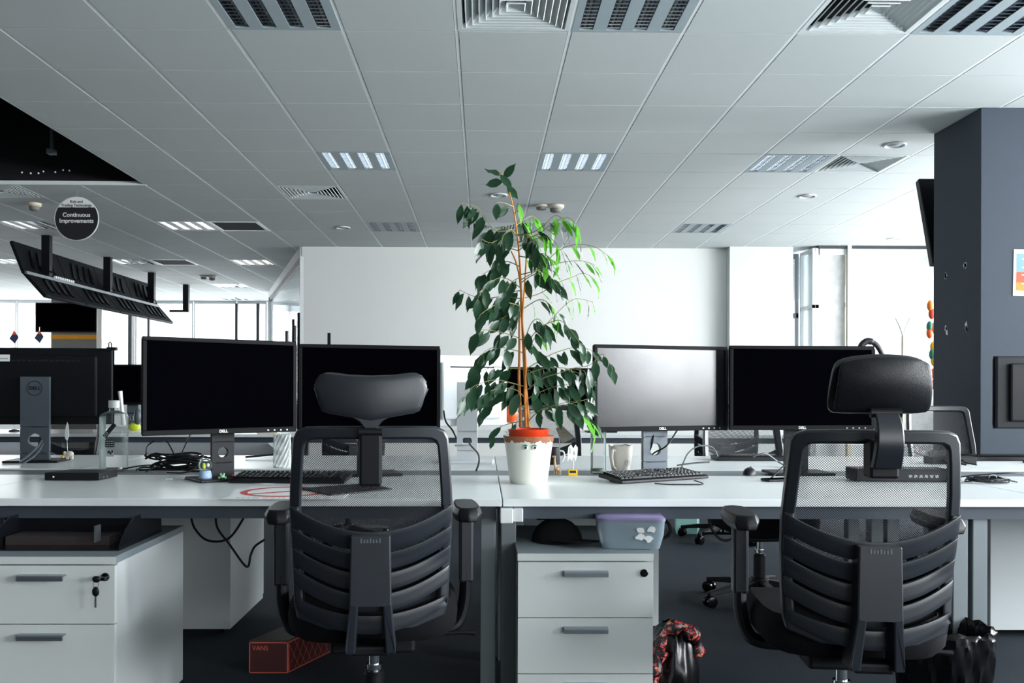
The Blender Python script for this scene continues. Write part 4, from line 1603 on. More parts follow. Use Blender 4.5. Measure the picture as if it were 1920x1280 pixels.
# twigs: (pixels, leaves, kind) kind d = dark, l = backlit colour
TW = [
    ([(952, 350), (944, 338), (936, 325)], 5, 'd', 40), ([(963, 388), (948, 381), (932, 379)], 2, 'd', 34), ([(966, 400), (969, 388), (972, 380)], 2, 'l', 34),
    ([(968, 430), (930, 432), (906, 402), (893, 388), (866, 380)], 9, 'd', 40),
    ([(968, 440), (945, 425), (922, 432), (912, 438)], 7, 'd', 38), ([(970, 450), (940, 448), (920, 455), (903, 448)], 7, 'd', 38),
    ([(972, 470), (950, 466), (938, 482), (930, 500)], 8, 'd', 40), ([(975, 500), (950, 490), (930, 500), (905, 514)], 8, 'd', 40),
    ([(970, 445), (958, 430), (945, 440), (938, 460)], 7, 'd', 40),
    ([(977, 540), (950, 522), (930, 523), (908, 540), (897, 556)], 9, 'd', 40), ([(978, 560), (940, 556), (908, 560), (882, 553), (862, 543)], 8, 'd', 34),
    ([(979, 575), (945, 566), (920, 576), (900, 590)], 7, 'd', 38), ([(980, 592), (958, 590), (938, 598)], 5, 'd', 40),
    ([(975, 520), (960, 528), (950, 545)], 6, 'd', 42), ([(978, 560), (968, 570), (960, 590)], 5, 'd', 38), ([(977, 545), (962, 548), (948, 570)], 6, 'd', 42),
    ([(983, 640), (965, 630), (935, 622), (906, 618), (893, 622)], 7, 'd', 38), ([(984, 662), (960, 655), (930, 650), (908, 660), (896, 680)], 9, 'd', 40),
    ([(984, 692), (950, 690), (922, 688), (892, 702)], 7, 'd', 38), ([(985, 725), (960, 718), (928, 712), (892, 722), (872, 738)], 10, 'd', 40),
    ([(986, 748), (966, 730), (930, 729), (906, 742)], 9, 'd', 42), ([(987, 770), (955, 745), (925, 752), (905, 768)], 5, 'd', 38),
    ([(988, 788), (960, 793), (938, 800), (926, 812)], 3, 'd', 36),
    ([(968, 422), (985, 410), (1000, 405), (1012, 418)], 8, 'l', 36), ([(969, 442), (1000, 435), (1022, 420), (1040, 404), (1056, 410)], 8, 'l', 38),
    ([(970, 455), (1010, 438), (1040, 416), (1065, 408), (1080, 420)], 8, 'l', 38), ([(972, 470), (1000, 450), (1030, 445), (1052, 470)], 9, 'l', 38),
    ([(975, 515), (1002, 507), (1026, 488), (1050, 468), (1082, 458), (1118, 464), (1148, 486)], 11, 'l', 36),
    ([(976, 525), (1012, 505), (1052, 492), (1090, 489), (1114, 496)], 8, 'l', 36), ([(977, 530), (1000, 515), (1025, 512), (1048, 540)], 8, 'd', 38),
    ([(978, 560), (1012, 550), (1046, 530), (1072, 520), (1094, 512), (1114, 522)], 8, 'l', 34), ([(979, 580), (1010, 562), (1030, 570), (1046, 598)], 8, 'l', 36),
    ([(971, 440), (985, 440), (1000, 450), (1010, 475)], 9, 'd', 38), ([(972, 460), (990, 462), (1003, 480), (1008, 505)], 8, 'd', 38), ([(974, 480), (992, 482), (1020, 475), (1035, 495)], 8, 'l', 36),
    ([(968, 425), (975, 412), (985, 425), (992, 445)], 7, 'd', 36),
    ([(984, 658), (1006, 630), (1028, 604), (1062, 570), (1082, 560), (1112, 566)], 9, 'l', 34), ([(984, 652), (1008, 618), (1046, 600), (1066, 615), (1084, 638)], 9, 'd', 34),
    ([(983, 640), (996, 606), (1010, 598), (1022, 612)], 6, 'd', 38),
    ([(985, 692), (1006, 680), (1032, 665), (1060, 655), (1086, 650), (1108, 656)], 10, 'd', 38), ([(986, 702), (1022, 690), (1060, 690), (1104, 696)], 10, 'd', 40),
    ([(987, 732), (1016, 710), (1046, 700), (1076, 690), (1106, 684), (1130, 664), (1148, 690)], 10, 'd', 34), ([(988, 748), (1012, 735), (1042, 724), (1066, 720)], 9, 'd', 42),
    ([(1060, 692), (1085, 700), (1102, 715), (1108, 740)], 7, 'd', 40),
    ([(989, 778), (1006, 770), (1032, 765), (1062, 758), (1086, 770), (1110, 790)], 9, 'd', 40), ([(990, 790), (1010, 770), (1032, 762), (1062, 754), (1094, 750)], 7, 'd', 40),
    ([(1062, 758), (1088, 752), (1108, 745)], 4, 'd', 40), ([(1086, 770), (1100, 785), (1114, 795)], 3, 'l', 44),
    ([(983, 640), (998, 645), (1010, 660)], 4, 'd', 36), ([(984, 690), (1000, 700), (1008, 720)], 4, 'd', 36),
]
rr = random.Random(21)
mbt, mbd, mbl = MB(), MB(), MB()


def leaf(mb, p, d, ln, wd, face, curl):
    """p = leaf base, d = direction of the blade, face = blade normal"""
    d = d.normalized()
    sx = d.cross(face)
    if sx.length < 1e-3:
        sx = d.orthogonal()
    sx.normalize()
    nz = sx.cross(d).normalized()
    W_ = [(.0, .02), (.12, .55), (.3, .95), (.5, 1.0), (.68, .74), (.82, .36), (.92, .12), (1.0, .015)]
    L, C_, Rr = [], [], []
    for s, w in W_:
        base = p + d * (ln * s) + nz * (-curl * ln * s * s)
        wv = wd * .5 * w
        wav = .06 * wd * math.sin(s * 14 + ln * 900)
        C_.append(mb.bm.verts.new(base))
        L.append(mb.bm.verts.new(base - sx * wv + nz * (.22 * wv + wav)))
        Rr.append(mb.bm.verts.new(base + sx * wv + nz * (.22 * wv - wav)))
    for k in range(len(W_) - 1):
        mb.bm.faces.new((L[k], C_[k], C_[k + 1], L[k + 1]))
        mb.bm.faces.new((C_[k], Rr[k], Rr[k + 1], C_[k + 1]))


for px, nl, kind, size in TW:
    m = len(px)
    end = rr.uniform(-.14, .14)
    dys = [end * (k / (m - 1)) ** .8 for k in range(m)]
    pts = spline(wpath(px, dys), 6)
    mbt.tube(pts, [.0022 - .0015 * k / (len(pts) - 1) for k in range(len(pts))], 5)
    out = 1 if px[-1][0] > px[0][0] else -1
    for k in range(nl):
        f = .22 + .78 * (k + rr.uniform(-.2, .2)) / max(1, nl - 1)
        f = min(1, max(.12, f))
        idx = f * (len(pts) - 1)
        i0 = min(int(idx), len(pts) - 2)
        p = pts[i0].lerp(pts[i0 + 1], idx - i0)
        tg = (pts[i0 + 1] - pts[i0]).normalized()
        d = Vector((out * rr.uniform(-.25, .75), rr.uniform(-.55, .55), -1.0)) + tg * rr.uniform(0, .6)
        if px[0][1] < 360:
            d = Vector((rr.uniform(-.6, .5), rr.uniform(-.4, .4), rr.uniform(-1, .4)))
        lf = size * pxm * rr.uniform(.72, 1.2)
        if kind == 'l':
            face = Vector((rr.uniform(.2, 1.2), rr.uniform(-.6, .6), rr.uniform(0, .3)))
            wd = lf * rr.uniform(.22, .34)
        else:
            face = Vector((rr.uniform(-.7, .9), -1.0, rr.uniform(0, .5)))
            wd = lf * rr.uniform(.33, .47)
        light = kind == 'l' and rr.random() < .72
        pet = p + d.normalized() * .007
        mbt.tube([p, pet], .0008, 4)
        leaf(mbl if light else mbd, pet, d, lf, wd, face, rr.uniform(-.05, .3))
mbt.build('twigs', M['twig'], t, smooth=True)
mbd.build('foliage', M['leafdark'], t, smooth=True)['kind'] = 'stuff'
o = mbl.build('backlit_foliage', M['leafbacklit'], t, smooth=True)
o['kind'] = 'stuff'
o['label'] = 'leaves coloured yellow green as if backlit'

# ================================================================== things on the desks
def wire(name, pts, r, m, lab, cat, group=None, n=10, parent=None):
    o = MB().tube(spline(pts, n), r, 6).build(name, m, parent, smooth=True)
    if not parent:
        tag(o, lab, cat, group)
    return o


def keyboard(uA, vA, uB, vB, w, d, lab):
    """front left and front right corners on the desk"""
    A, B = atz(uA, vA, ZD), atz(uB, vB, ZD)
    yaw = math.atan2(B.y - A.y, B.x - A.x)
    t = thing('keyboard', lab, 'keyboard', (A.x, A.y, ZD), yaw, 'black keyboards')
    MB().prism([(0, .002), (d, .014), (d, .030), (d - .01, .031), (.012, .016), (0, .012)], 'x', 0, w).build('case', M['black'], t, bevel=.003)
    for x in (.05, w - .05):
        box(x - .012, x + .012, d - .03, d - .022, 0, .016).build('foot', M['black'], t)
    mb = MB()
    sl = (.031 - .016) / (d - .022)
    rows = 6
    for r in range(rows):
        y0 = .018 + r * (d - .03) / rows
        ry = (d - .03) / rows
        x = .012
        k = 0
        while x < w - .02:
            kw = .0165
            if r == 0 and .07 < x < .08 and k < 30:
                kw = .10
            if r == 0 and k == 3:
                kw = .095
            z = .016 + sl * (y0 - .012)
            a = [(x, y0, z), (x + kw, y0, z), (x + kw, y0 + ry - .003, z + sl * ry), (x, y0 + ry - .003, z + sl * ry)]
            b = [(x + .002, y0 + .002, z + .007), (x + kw - .002, y0 + .002, z + .007), (x + kw - .002, y0 + ry - .006, z + sl * ry + .007), (x + .002, y0 + ry - .006, z + sl * ry + .007)]
            va = [mb.bm.verts.new(q) for q in a]
            vb = [mb.bm.verts.new(q) for q in b]
            mb.bm.faces.new(vb)
            for q in range(4):
                mb.bm.faces.new((va[q], va[(q + 1) % 4], vb[(q + 1) % 4], vb[q]))
            x += kw + .0022
            k += 1
            if k in (13, 16) and r > 0:
                x += .008
    q = mb.build('keys', M['blackgloss'], t)
    q['kind'] = 'stuff'
    mb = MB()
    r2 = random.Random(int(uA))
    for r in range(rows):
        for k in range(20):
            if r2.random() < .75:
                y0 = .018 + (r + .55) * (d - .03) / rows
                z = .0235 + sl * (y0 - .012)
                x = .016 + k * .0187 + (.008 if k > 12 else 0)
                if x < w - .02:
                    mb.box(x, x + .004, y0, y0 + .004, z, z + .0006)
    mb.build('key_legends', M['frame'], t)['kind'] = 'stuff'
    return t


keyboard(427, 906, 648, 908, .44, .145, 'black keyboard behind the back of the left office chair')
keyboard(1166, 908, 1392, 893, .44, .145, 'black keyboard in front of the smudged monitor, right of the mug')

# no-sign paper on the left desk
A, B, C2 = atz(415, 936, ZD), atz(468, 912, ZD), atz(640, 937, ZD)
t = thing('paper_notice', 'white paper with a red barred circle lying at the front edge of the left desk', 'paper', (A.x, A.y, ZD))
w, d = C2.x - A.x, B.y - A.y
sh = (B.x - A.x) - 0.0
sk = lambda x, y: (x + sh * y / d * .35, y)
mb = MB()
q = [sk(0, 0), sk(w, 0), sk(w, d), sk(0, d)]
mb.prism(q, 'z', .0004, .0011).build('sheet', M['paper'], t)
cx, cy, r1 = w * .42, d * .56, d * .40
mb = MB()
N = 48
cc = sk(cx, cy)
for k in range(N):
    a, b = 2 * PI * k / N, 2 * PI * (k + 1) / N
    ro, ri = r1, r1 * .84
    mb.quad(*[(cc[0] + r * math.cos(x) * 1.02, cc[1] + r * math.sin(x), .0016) for r, x in ((ro, a), (ro, b), (ri, b), (ri, a))])
dx, dy = math.cos(PI / 5), math.sin(PI / 5)
mb.quad(*[(cc[0] + dx * s * r1 * .9 - dy * k * r1 * .08, cc[1] + dy * s * r1 * .9 + dx * k * r1 * .08, .00165) for s, k in ((-1, -1), (1, -1), (1, 1), (-1, 1))])
mb.build('barred_circle', M['red'], t)
mb = MB()
r2 = random.Random(4)
x = w * .10
while x < w * .9:
    ww = r2.uniform(.008, .022)
    mb.box(x, x + ww, d * .07, d * .10, .0011, .0015)
    x += ww + r2.uniform(.004, .014)
mb.build('print_line', M['label'], t)
A = atz(585, 905, ZD + .002)
mb = MB()
mb.prism([(atz(u, v, ZD + .002).x, atz(u, v, ZD + .002).y) for u, v in ((563, 916), (620, 929), (735, 917), (690, 907))], 'z', ZD + .0016, ZD + .005)
tag(mb.build('mouse_mat', M['black']), 'dark mouse mat seen through the mesh of the left chair', 'mouse mat')

# square glass bottle at the left
p = atz(208, 884, ZD - .006)
hB = at(208, 768, p.y).z - p.z
t = thing('glass_bottle', 'tall square clear glass bottle with a white screw cap and stickers, left desk', 'bottle', (p.x, p.y + .03, ZD - .006), .12)
s = 21.5 * p.y / F
mb = MB()


def sq(s, r, z, n=6):
    o = []
    for cxx, cyy, a0 in ((s - r, s - r, 0), (-(s - r), s - r, PI / 2), (-(s - r), -(s - r), PI), (s - r, -(s - r), 3 * PI / 2)):
        for k in range(n):
            a = a0 + PI / 2 * k / (n - 1)
            o.append(Vector((cxx + r * math.cos(a), cyy + r * math.sin(a), z)))
    return o


def loft(mb, rings, cap0=True, cap1=True):
    v = [[mb.bm.verts.new(q) for q in r] for r in rings]
    n = len(v[0])
    for a, b in zip(v, v[1:]):
        for k in range(n):
            mb.bm.faces.new((a[k], a[(k + 1) % n], b[(k + 1) % n], b[k]))
    if cap0:
        mb.bm.faces.new(v[0][::-1])
    if cap1:
        mb.bm.faces.new(v[-1])


loft(mb, [sq(s * .92, .010, 0), sq(s, .012, .008), sq(s, .012, hB * .88), sq(s * .9, .012, hB * .93), sq(s * .40, s * .38, hB * .985), sq(s * .36, s * .355, hB * 1.06)])
mb.build('body', M['glass'], t, smooth=True)
mb = MB()
loft(mb, [sq(s * .86, .009, .012), sq(s * .93, .011, .02), sq(s * .93, .011, hB * .87), sq(s * .84, .012, hB * .915)])
mb.build('inner_wall', M['glass'], t, smooth=True)
MB().lathe([(s * .46, hB * 1.03), (s * .46, hB * 1.14), (s * .42, hB * 1.15), (.0001, hB * 1.15)], 24).build('cap', M['white'], t, smooth=True)
y = -s - .0008
mxs = T(-.004, y, hB * .67) @ RY(math.radians(-52))
k = box(-.035, .035, -.0004, .0004, -.009, .009, mxs).build('sticker', M['ink'], t)
text('CO', .014, M['frame'], 'lettering', k, T(-.004, y, hB * .67) @ RY(math.radians(-52)) @ T(-.022, -.0006, 0) @ RX(PI / 2), ext=.0002)
k = box(-.022, .016, y - .0004, y + .0004, hB * .40, hB * .52).build('sticker', M['ink'], t)
mb = MB()
for a in range(5):
    for b in range(3):
        mb.box(-.0195 + a * .0072, -.0165 + a * .0072, y - .0008, y - .0004, hB * .42 + b * .0095, hB * .42 + b * .0095 + .003)
mb.build('print', M['frame'], k)
k = box(-.020, .014, y - .0004, y + .0004, hB * .25, hB * .36).build('sticker', M['label'], t)
mb = MB()
for a, b, c_ in ((-.012, .30, .010), (-.002, .28, .006), (.004, .31, .007)):
    mb.box(a, a + c_, y - .0008, y - .0004, hB * b, hB * b + .012)
mb.build('print', M['ink'], k)

# docking box
A, B = atz(83, 901, ZD), atz(183, 902, ZD)
w = B.x - A.x
d = .15
t = thing('docking_station', 'flat black docking box with a small front light on the left desk', 'docking station', (A.x, A.y, ZD), 0)
hh = at(83, 886, A.y).z - ZD
MB().prism([(0, 0), (w, 0), (w + .008, d), (.03, d)], 'z', .002, hh).build('case', M['black'], t, bevel=.003)
MB().lathe([(.0035, 0), (.0035, .001)], 12, mx=T(.035, 0, hh * .5) @ RX(PI / 2)).build('light', M['white'], t)
MB().box(w - .002, w + .0035, .03, .035, .008, .014).box(w + .001, w + .008, .05, .056, .008, .014).build('port', M['alu'], t)

# cow-and-balloon photo clip beside the left monitor stand
p = atz(127, 866, ZD)
t = thing('figurine_clip', 'small white sheep shaped photo clip holding a pale paper, left of the glass bottle', 'figurine', (p.x, p.y + .02, ZD + .012))
mb = MB()
mb.ball((0, 0, .026), .017, 14, (1.15, .7, .85))
for x in (-.012, -.006, .007, .013):
    mb.tube([(x, 0, .018), (x, 0, 0)], [.005, .0045], 8)
mb.build('body', M['skin'], t, smooth=True)
q = MB().ball((-.022, -.004, .030), .0085, 12, (1, .8, 1.1)).build('head', M['skin'], t, smooth=True)
MB().tube([(-.030 + .005 * math.cos(a), -.004, .038 + .005 * math.sin(a)) for a in [k * PI / 6 for k in range(12)]], .0018, 6, close=True).build('horn', M['black'], q)
MB().ball((-.028, -.008, .012), .0065, 10).build('bell', M['yellow'], t, smooth=True)
MB().tube([(-.010, 0, .03), (-.013, 0, .08), (-.012, 0, .12)], .0011, 6).build('wire', M['alu'], t)
MB().prism([(-.022, .10), (-.012, .088), (-.004, .112), (-.006, .16), (-.012, .178), (-.019, .155), (-.024, .12)], 'y', -.001, .001).build('paper', M['paper'], t)

# cables heaped beside the front left monitor
rr = random.Random(9)
c0 = atz(330, 884, ZD)
t = thing('cable_heap', 'tangled heap of black cables with a power brick behind the left desk edge', 'cables', (c0.x, c0.y + .05, ZD))
for k in range(11):
    a0 = rr.uniform(0, 6.28)
    rx, ry = rr.uniform(.07, .15), rr.uniform(.04, .08)
    oz = rr.uniform(.008, .07)
    ox = rr.uniform(-.05, .05)
    pts = [(ox + rx * math.cos(a0 + q * .75), ry * math.sin(a0 + q * .75) + rr.uniform(-.008, .008), max(.004, oz + rr.uniform(-.012, .014))) for q in range(9)]
    MB().tube(spline(pts, 7), .0042, 6).build('cable', M['black'], t, smooth=True)
box(-.055, .075, -.02, .03, .040, .066).build('power_brick', M['black'], t, bevel=.005)
for pts in ([(-.03, .0, .05), (-.10, .0, .075), (-.15, .02, .06), (-.16, .05, .10), (-.13, .06, .125)], [(.0, .0, .06), (.03, .02, .14), (.05, .05, .19)],
            [(-.02, .0, .06), (-.06, .02, .12), (-.09, .05, .12)], [(.04, -.02, .03), (.09, -.05, .05), (.095, -.09, .02), (.06, -.13, .004), (-.01, -.13, .004)],
            [(-.05, -.02, .03), (-.09, -.05, .02), (-.11, -.09, .003)], [(-.06, .02, .02), (-.16, .03, .02), (-.26, .03, .004)]):
    MB().tube(spline(pts, 7), .003, 6).build('cable', M['black'], t, smooth=True)
p = atz(317, 900, ZD)
tag(MB().box(-.014, .014, -.004, .004, .001, .008).build('cable_plug', M['alu'], None, (p.x, p.y, ZD), (0, 0, .3)), 'small metal cable plug lying left of the snow globe', 'plug')

# snow globe, frog, small red cube at the front left stand
p = atz(385, 896, ZD + .012)
t = thing('snow_globe', 'small snow globe with a blue base beside the front left monitor stand', 'snow globe', (p.x, p.y, ZD + .0115))
MB().lathe([(.024, 0), (.025, .006), (.021, .026), (.018, .03)], 28).build('base', mat('globe_base', (150, 176, 206), .5, var=.4, scale=60), t, smooth=True)
MB().ball((0, 0, .050), .0255, 24).build('dome', M['glass'], t, smooth=True)
MB().ball((-.006, .002, .046), .010, 10, (.7, .6, 1.3)).build('figure', M['lime'], t, smooth=True)
MB().ball((.010, 0, .050), .0065, 10, (1, .6, 1.2)).build('ornament', M['white'], t, smooth=True)
p = atz(352, 890, ZD)
p2 = atz(417, 897, ZD + .012)
t = thing('frog_figurine', 'tiny mint green frog figurine on the front left monitor foot', 'figurine', (p2.x, p2.y, ZD + .0115))
mb = MB()
mb.ball((0, 0, .009), .009, 12, (1.1, .8, .9)).ball((-.006, -.003, .018), .0045, 8).ball((.006, -.003, .018), .0045, 8)
mb.ball((-.012, 0, .004), .005, 8).ball((.012, 0, .004), .005, 8)
mb.build('body', M['mint'], t, smooth=True)
MB().ball((-.006, -.0065, .019), .0018, 6).ball((.006, -.0065, .019), .0018, 6).build('eye', M['ink'], t, smooth=True)
p3 = atz(435, 893, ZD + .012)
tag(MB().ball((0, 0, 0), .005, 10).build('push_pin', M['red'], None, (p3.x, p3.y, ZD + .0165)), 'tiny red bead beside the frog on the monitor foot', 'bead')
A = atz(345, 899, ZD)
t = thing('booklet', 'small colourful card lying under the snow globe', 'card', (A.x, A.y, ZD))
box(0, .075, 0, .045, 0, .003).build('sheet', M['redpr'], t)
box(.02, .05, .005, .03, .003, .0034).build('print', M['yellow'], t)

# cut glass at the right end of the left front monitor
p = atz(527, 879, ZD - .006)
t = thing('cut_glass', 'cut crystal tumbler vase standing left of the left chair back', 'glass', (p.x, p.y + .02, ZD - .006))
hg = at(527, 812, p.y).z - ZD
mb = MB()
rg = []
for k in range(9):
    z = hg * k / 8
    rg.append([Vector(((.035 + (.004 if (j + k) % 2 else -.001)) * math.cos(2 * PI * j / 24), (.035 + (.004 if (j + k) % 2 else -.001)) * math.sin(2 * PI * j / 24), z)) for j in range(24)])
loft(mb, rg, True, False)
mb.build('body', see_through('crystal', (226, 234, 234), .42), t)
MB().lathe([(.033, .004), (.033, .012), (.0001, .012)], 24).build('foot', M['glass'], t)
p = atz(460, 862, ZD - .006)
wire('pen', [(p.x, p.y, ZD + .008), (p.x + .10, p.y + .03, ZD + .016), (p.x + .17, p.y + .05, ZD + .022)], .005, M['black'], 'black pen lying across the cable tray right of the front left stand', 'pen')
p = at(495, 824, 6.95)
tag(box(-.08, .08, -.05, .05, 0, .09).build('card_box', M['beige'], None, (p.x, 7.1, ZD)), 'small cream box on the second bench behind the front left monitor', 'box')

# things right of the pot
p = atz(1123, 889, ZD)
t = thing('glass_carafe', 'clear cylindrical glass carafe with greenish dregs right of the potted fig', 'carafe', (p.x, p.y + .025, ZD))
hg = at(1123, 808, p.y + .025).z - ZD
r = 14.5 * p.y / F
MB().lathe([(.0001, .0), (r * .95, .0), (r, .006), (r, hg), (r * .93, hg), (r * .92, .012), (.0001, .012)], 32).build('body', M['glass'], t, smooth=True)
MB().lathe([(.0001, .012), (r * .9, .012), (r * .9, .022), (.0001, .020)], 24).build('dregs', mat('dregs', (92, 110, 84), .5), t, smooth=True)

p = atz(1166, 886, ZD)
t = thing('mug', 'white china mug with a flower relief and its handle to the left', 'mug', (p.x, p.y + .035, ZD))
hm = at(1166, 834, p.y + .03).z - ZD
r = 22.5 * p.y / F
N = 48
mb = MB()
prof = [(.0001, 0), (.70, .0), (.74, .06), (.86, .3), (.97, .62), (1.0, .9), (1.03, 1.0), (.98, 1.0), (.94, .9), (.90, .6), (.7, .08), (.0001, .06)]
for (ra_, za) in [(0, 0)]:
    pass
rg = []
for rq, zq in prof:
    rg.append([Vector((r * rq * math.cos(2 * PI * j / N), r * rq * math.sin(2 * PI * j / N), hm * (zq + (.018 * math.sin(8 * 2 * PI * j / N) if zq >= .99 else 0)))) for j in range(N)])
loft(mb, rg, False, False)
mb.build('body', M['skin'] if False else mat('china', (226, 222, 212), .25, var=.03), t, smooth=True)
hd_ = [(.95, .80), (1.32, .83), (1.46, .56), (1.22, .24), (.80, .13)]
MB().tube(spline([(-.62 * q * r, -.785 * q * r, hm * z) for q, z in hd_], 8), .0048, 10, flat=1.3).build('handle', MATS['china'], t, smooth=True)
mb = MB()
fx, fz = r * .38, hm * .42
for k in range(6):
    a = k * PI / 3
    xx, zz = fx + .006 * math.cos(a), fz + .006 * math.sin(a)
    mb.ball((xx, -math.sqrt(max(0, (r * .9) ** 2 - xx * xx)) - .0005, zz), .0036, 8, (1, .35, 1))
mb.ball((fx, -math.sqrt((r * .9) ** 2 - fx * fx) - .001, fz - .015), .003, 8, (1, .35, 1.6))
mb.build('flower_relief', MATS['china'], t, smooth=True)

p = atz(1074, 892, ZD)
t = thing('photo_clip', 'photo clip on a small yellow block holding a pale cut out card', 'photo clip', (p.x, p.y + .012, ZD))
box(-.019, .019, -.014, .014, 0, .026).build('block', M['yellow'], t, bevel=.002)
box(-.013, .013, -.0152, -.0138, .012, .022).build('block_window', M['ink'], t)
MB().tube([(.002, 0, .025), (.004, 0, .05), (.002, 0, .07)], .0018, 6).build('wire', M['frame'], t)
outl = [(-.020, .058), (-.014, .072), (-.002, .060), (.004, .078), (.012, .058), (.020, .085), (.022, .115), (.012, .128), (.003, .112), (-.006, .128), (-.017, .118), (-.021, .09)]
MB().prism(outl, 'y', -.001, .001).build('card', M['paper'], t)
MB().box(.003, .009, -.0015, -.001, .085, .10).box(-.012, -.009, -.0015, -.001, .09, .115).build('card_print', M['label'], t)

p = atz(1046, 890, ZD)
t = thing('giraffe_figurine', 'small spotted giraffe figurine tucked behind the right side of the pot', 'figurine', (p.x, p.y + .02, ZD))
gm = mat('giraffe_spots', (196, 160, 120), .5, var=.7, scale=140)
mb = MB()
mb.ball((0, 0, .022), .011, 12, (1.4, .8, .9)).tube([(-.008, 0, .025), (-.012, 0, .055), (-.011, 0, .07)], [.006, .004, .004], 8)
mb.ball((-.015, 0, .074), .006, 10, (1.5, .8, .8))
for x in (-.012, -.006, .007, .012):
    mb.tube([(x, 0, .018), (x, 0, 0)], .003, 6)
mb.build('body', gm, t, smooth=True)
p = atz(1042, 872, ZD)
t = thing('mug', 'dark mug with a pale handle half hidden behind the pot', 'mug', (p.x - .012, p.y + .06, ZD - .006))
MB().lathe([(.0001, 0), (.033, 0), (.036, .01), (.037, .085), (.034, .085), (.032, .01), (.0001, .008)], 32).build('body', M['black'], t, smooth=True)
MB().tube(spline([(.034, -.01, .07), (.052, -.012, .066), (.056, -.012, .045), (.048, -.012, .024), (.034, -.01, .02)], 6), .004, 8).build('handle', M['white'], t, smooth=True)
# woven pennant with a yellow top, behind the fig
a = [at(u, v, 3.62) for u, v in ((1042, 803), (1053, 796), (1078, 820), (1054, 831))]
c = a[0]
t = thing('net_pennant', 'grey woven tilted card with a yellow flower on top, behind the fig', 'ornament', (c.x, 3.62, ZD - .006))
MB().prism([(q.x - c.x, q.z - ZD + .006) for q in a], 'y', -.002, .002).build('woven_card', mat('woven_grey', (84, 82, 72), .7, var=.8, scale=150), t)
p = at(1051, 791, 3.62)
MB().ball((p.x - c.x, -.004, p.z - ZD + .006), .011, 12, (1, .5, 1)).build('flower', M['yellow'], t, smooth=True)
MB().tube([(.02, 0, 0), (.018, 0, .05), (.014, 0, a[0].z - ZD)], .0016, 6).build('stick', M['alu'], t)

# orange ball behind the fig
p = at(957, 776, 5.0)
c = at(957, 776, 4.45)
t = thing('balloon', 'round orange balloon behind the left side of the fig trunk', 'balloon', (c.x, 4.45, c.z))
MB().ball((0, 0, 0), 14.5 * 4.45 / F, 24, (1, 1, 1.15)).build('skin', M['orange'], t, smooth=True)
MB().tube([(0, 0, -.04), (.004, 0, -.07), (0, 0, ZD - c.z + .002)], .002, 6).build('stick', M['white'], t)

# mouse and pad, cables at the right
p = atz(1452, 903, ZD)
t = thing('phone', 'flat black phone lying on the right desk beside the right chair back', 'phone', (p.x + .02, p.y + .03, ZD), .25)
box(-.055, .055, -.03, .03, .001, .010).build('case', M['black'], t, bevel=.003)
box(-.050, .050, -.026, .026, .010, .0108).build('screen', M['screen'], t)
p = atz(1418, 892, ZD)
t = thing('computer_mouse', 'black computer mouse lying just right of the right keyboard', 'computer mouse', (p.x - .01, p.y + .06, ZD), -.5)
mb = MB().ball((0, 0, .0), .036, 20, (.75, 1.3, .85))
for v_ in mb.bm.verts:
    v_.co.z = max(0.0, v_.co.z)
q = mb.build('shell', M['black'], t, smooth=True)
MB().lathe([(.006, -.003), (.006, .003)], 12, mx=T(0, .025, .026) @ RY(PI / 2)).build('wheel', M['standgrey'], t)
p = atz(1285, 909, ZD)
wire('cable', [(p.x - .11, p.y + .02, ZD + .004), (p.x - .07, p.y - .004, ZD + .003), (p.x, p.y - .012, ZD + .003), (p.x + .06, p.y - .004, ZD + .003), (p.x + .07, p.y + .03, ZD + .004), (p.x + .05, p.y + .07, ZD + .01)],
     .0022, M['black'], 'thin black cord looping out in front of the right keyboard', 'cord')
G = 'loose cables around the right monitors'
for pts, lab in (([(1270, 806, 3.7), (1250, 835, 3.66), (1225, 850, 3.70), (1216, 866, 3.78)], 'black cable from the smudged monitor into its stand hole, right one'),
                 ([(1226, 806, 3.72), (1223, 830, 3.70), (1216, 852, 3.74), (1214, 866, 3.8)], 'black cable hanging straight down into the smudged monitor stand hole'),
                 ([(1278, 876, 3.9), (1290, 850, 4.0), (1310, 836, 4.05), (1335, 838, 4.1), (1346, 856, 4.1)], 'grey cable arched between the two right monitors'),
                 ([(1270, 872, 3.8), (1300, 868, 3.85), (1330, 866, 3.9)], 'flat black cable lying behind the right keyboard'),
                 ([(1412, 856, 4.05), (1435, 850, 4.05), (1460, 866, 4.1), (1478, 876, 4.0)], 'grey cable arched below the dark glossy monitor'),
                 ([(1440, 902, 3.5), (1460, 882, 3.6), (1475, 868, 3.7)], 'black cable rising right of the phone')):
    wire('cable', [at(*q) for q in pts], .0035, M['standgrey' if 'grey' in lab else 'black'], lab, 'cable', G)
wire('cable', [at(*q) for q in ((853, 835, 4.15), (868, 835, 4.12), (880, 834, 4.12))], .004, M['frame'], 'short pale cable entering the silver stand hole from the left', 'cable', 'cables of the silver monitor')
wire('cable', [at(*q) for q in ((877, 822, 4.2), (882, 834, 4.1), (896, 850, 3.95), (898, 866, 3.8), (893, 882, 3.72))], .0042, M['black'], 'black cable curling out of the silver stand hole to the desk gap', 'cable', 'cables of the silver monitor')
wire('cable', [at(*q) for q in ((832, 770, 4.2), (836, 790, 4.15), (848, 806, 4.1), (856, 822, 4.1))], .004, M['black'], 'black cable hanging behind the left chair monitor beside the silver stand', 'cable', 'cables of the silver monitor')
for k, pts in enumerate((((78, 826, 4.2), (70, 838, 4.1), (55, 852, 3.95), (38, 866, 3.75)), ((80, 832, 4.2), (73, 845, 4.1), (60, 858, 3.95), (44, 868, 3.74)))):
    wire('cable', [at(*q) for q in pts], .0045, M['standgrey'], ('upper', 'lower')[k] + ' grey cable running out of the leftmost stand hole', 'cable', 'cables of the leftmost stand')
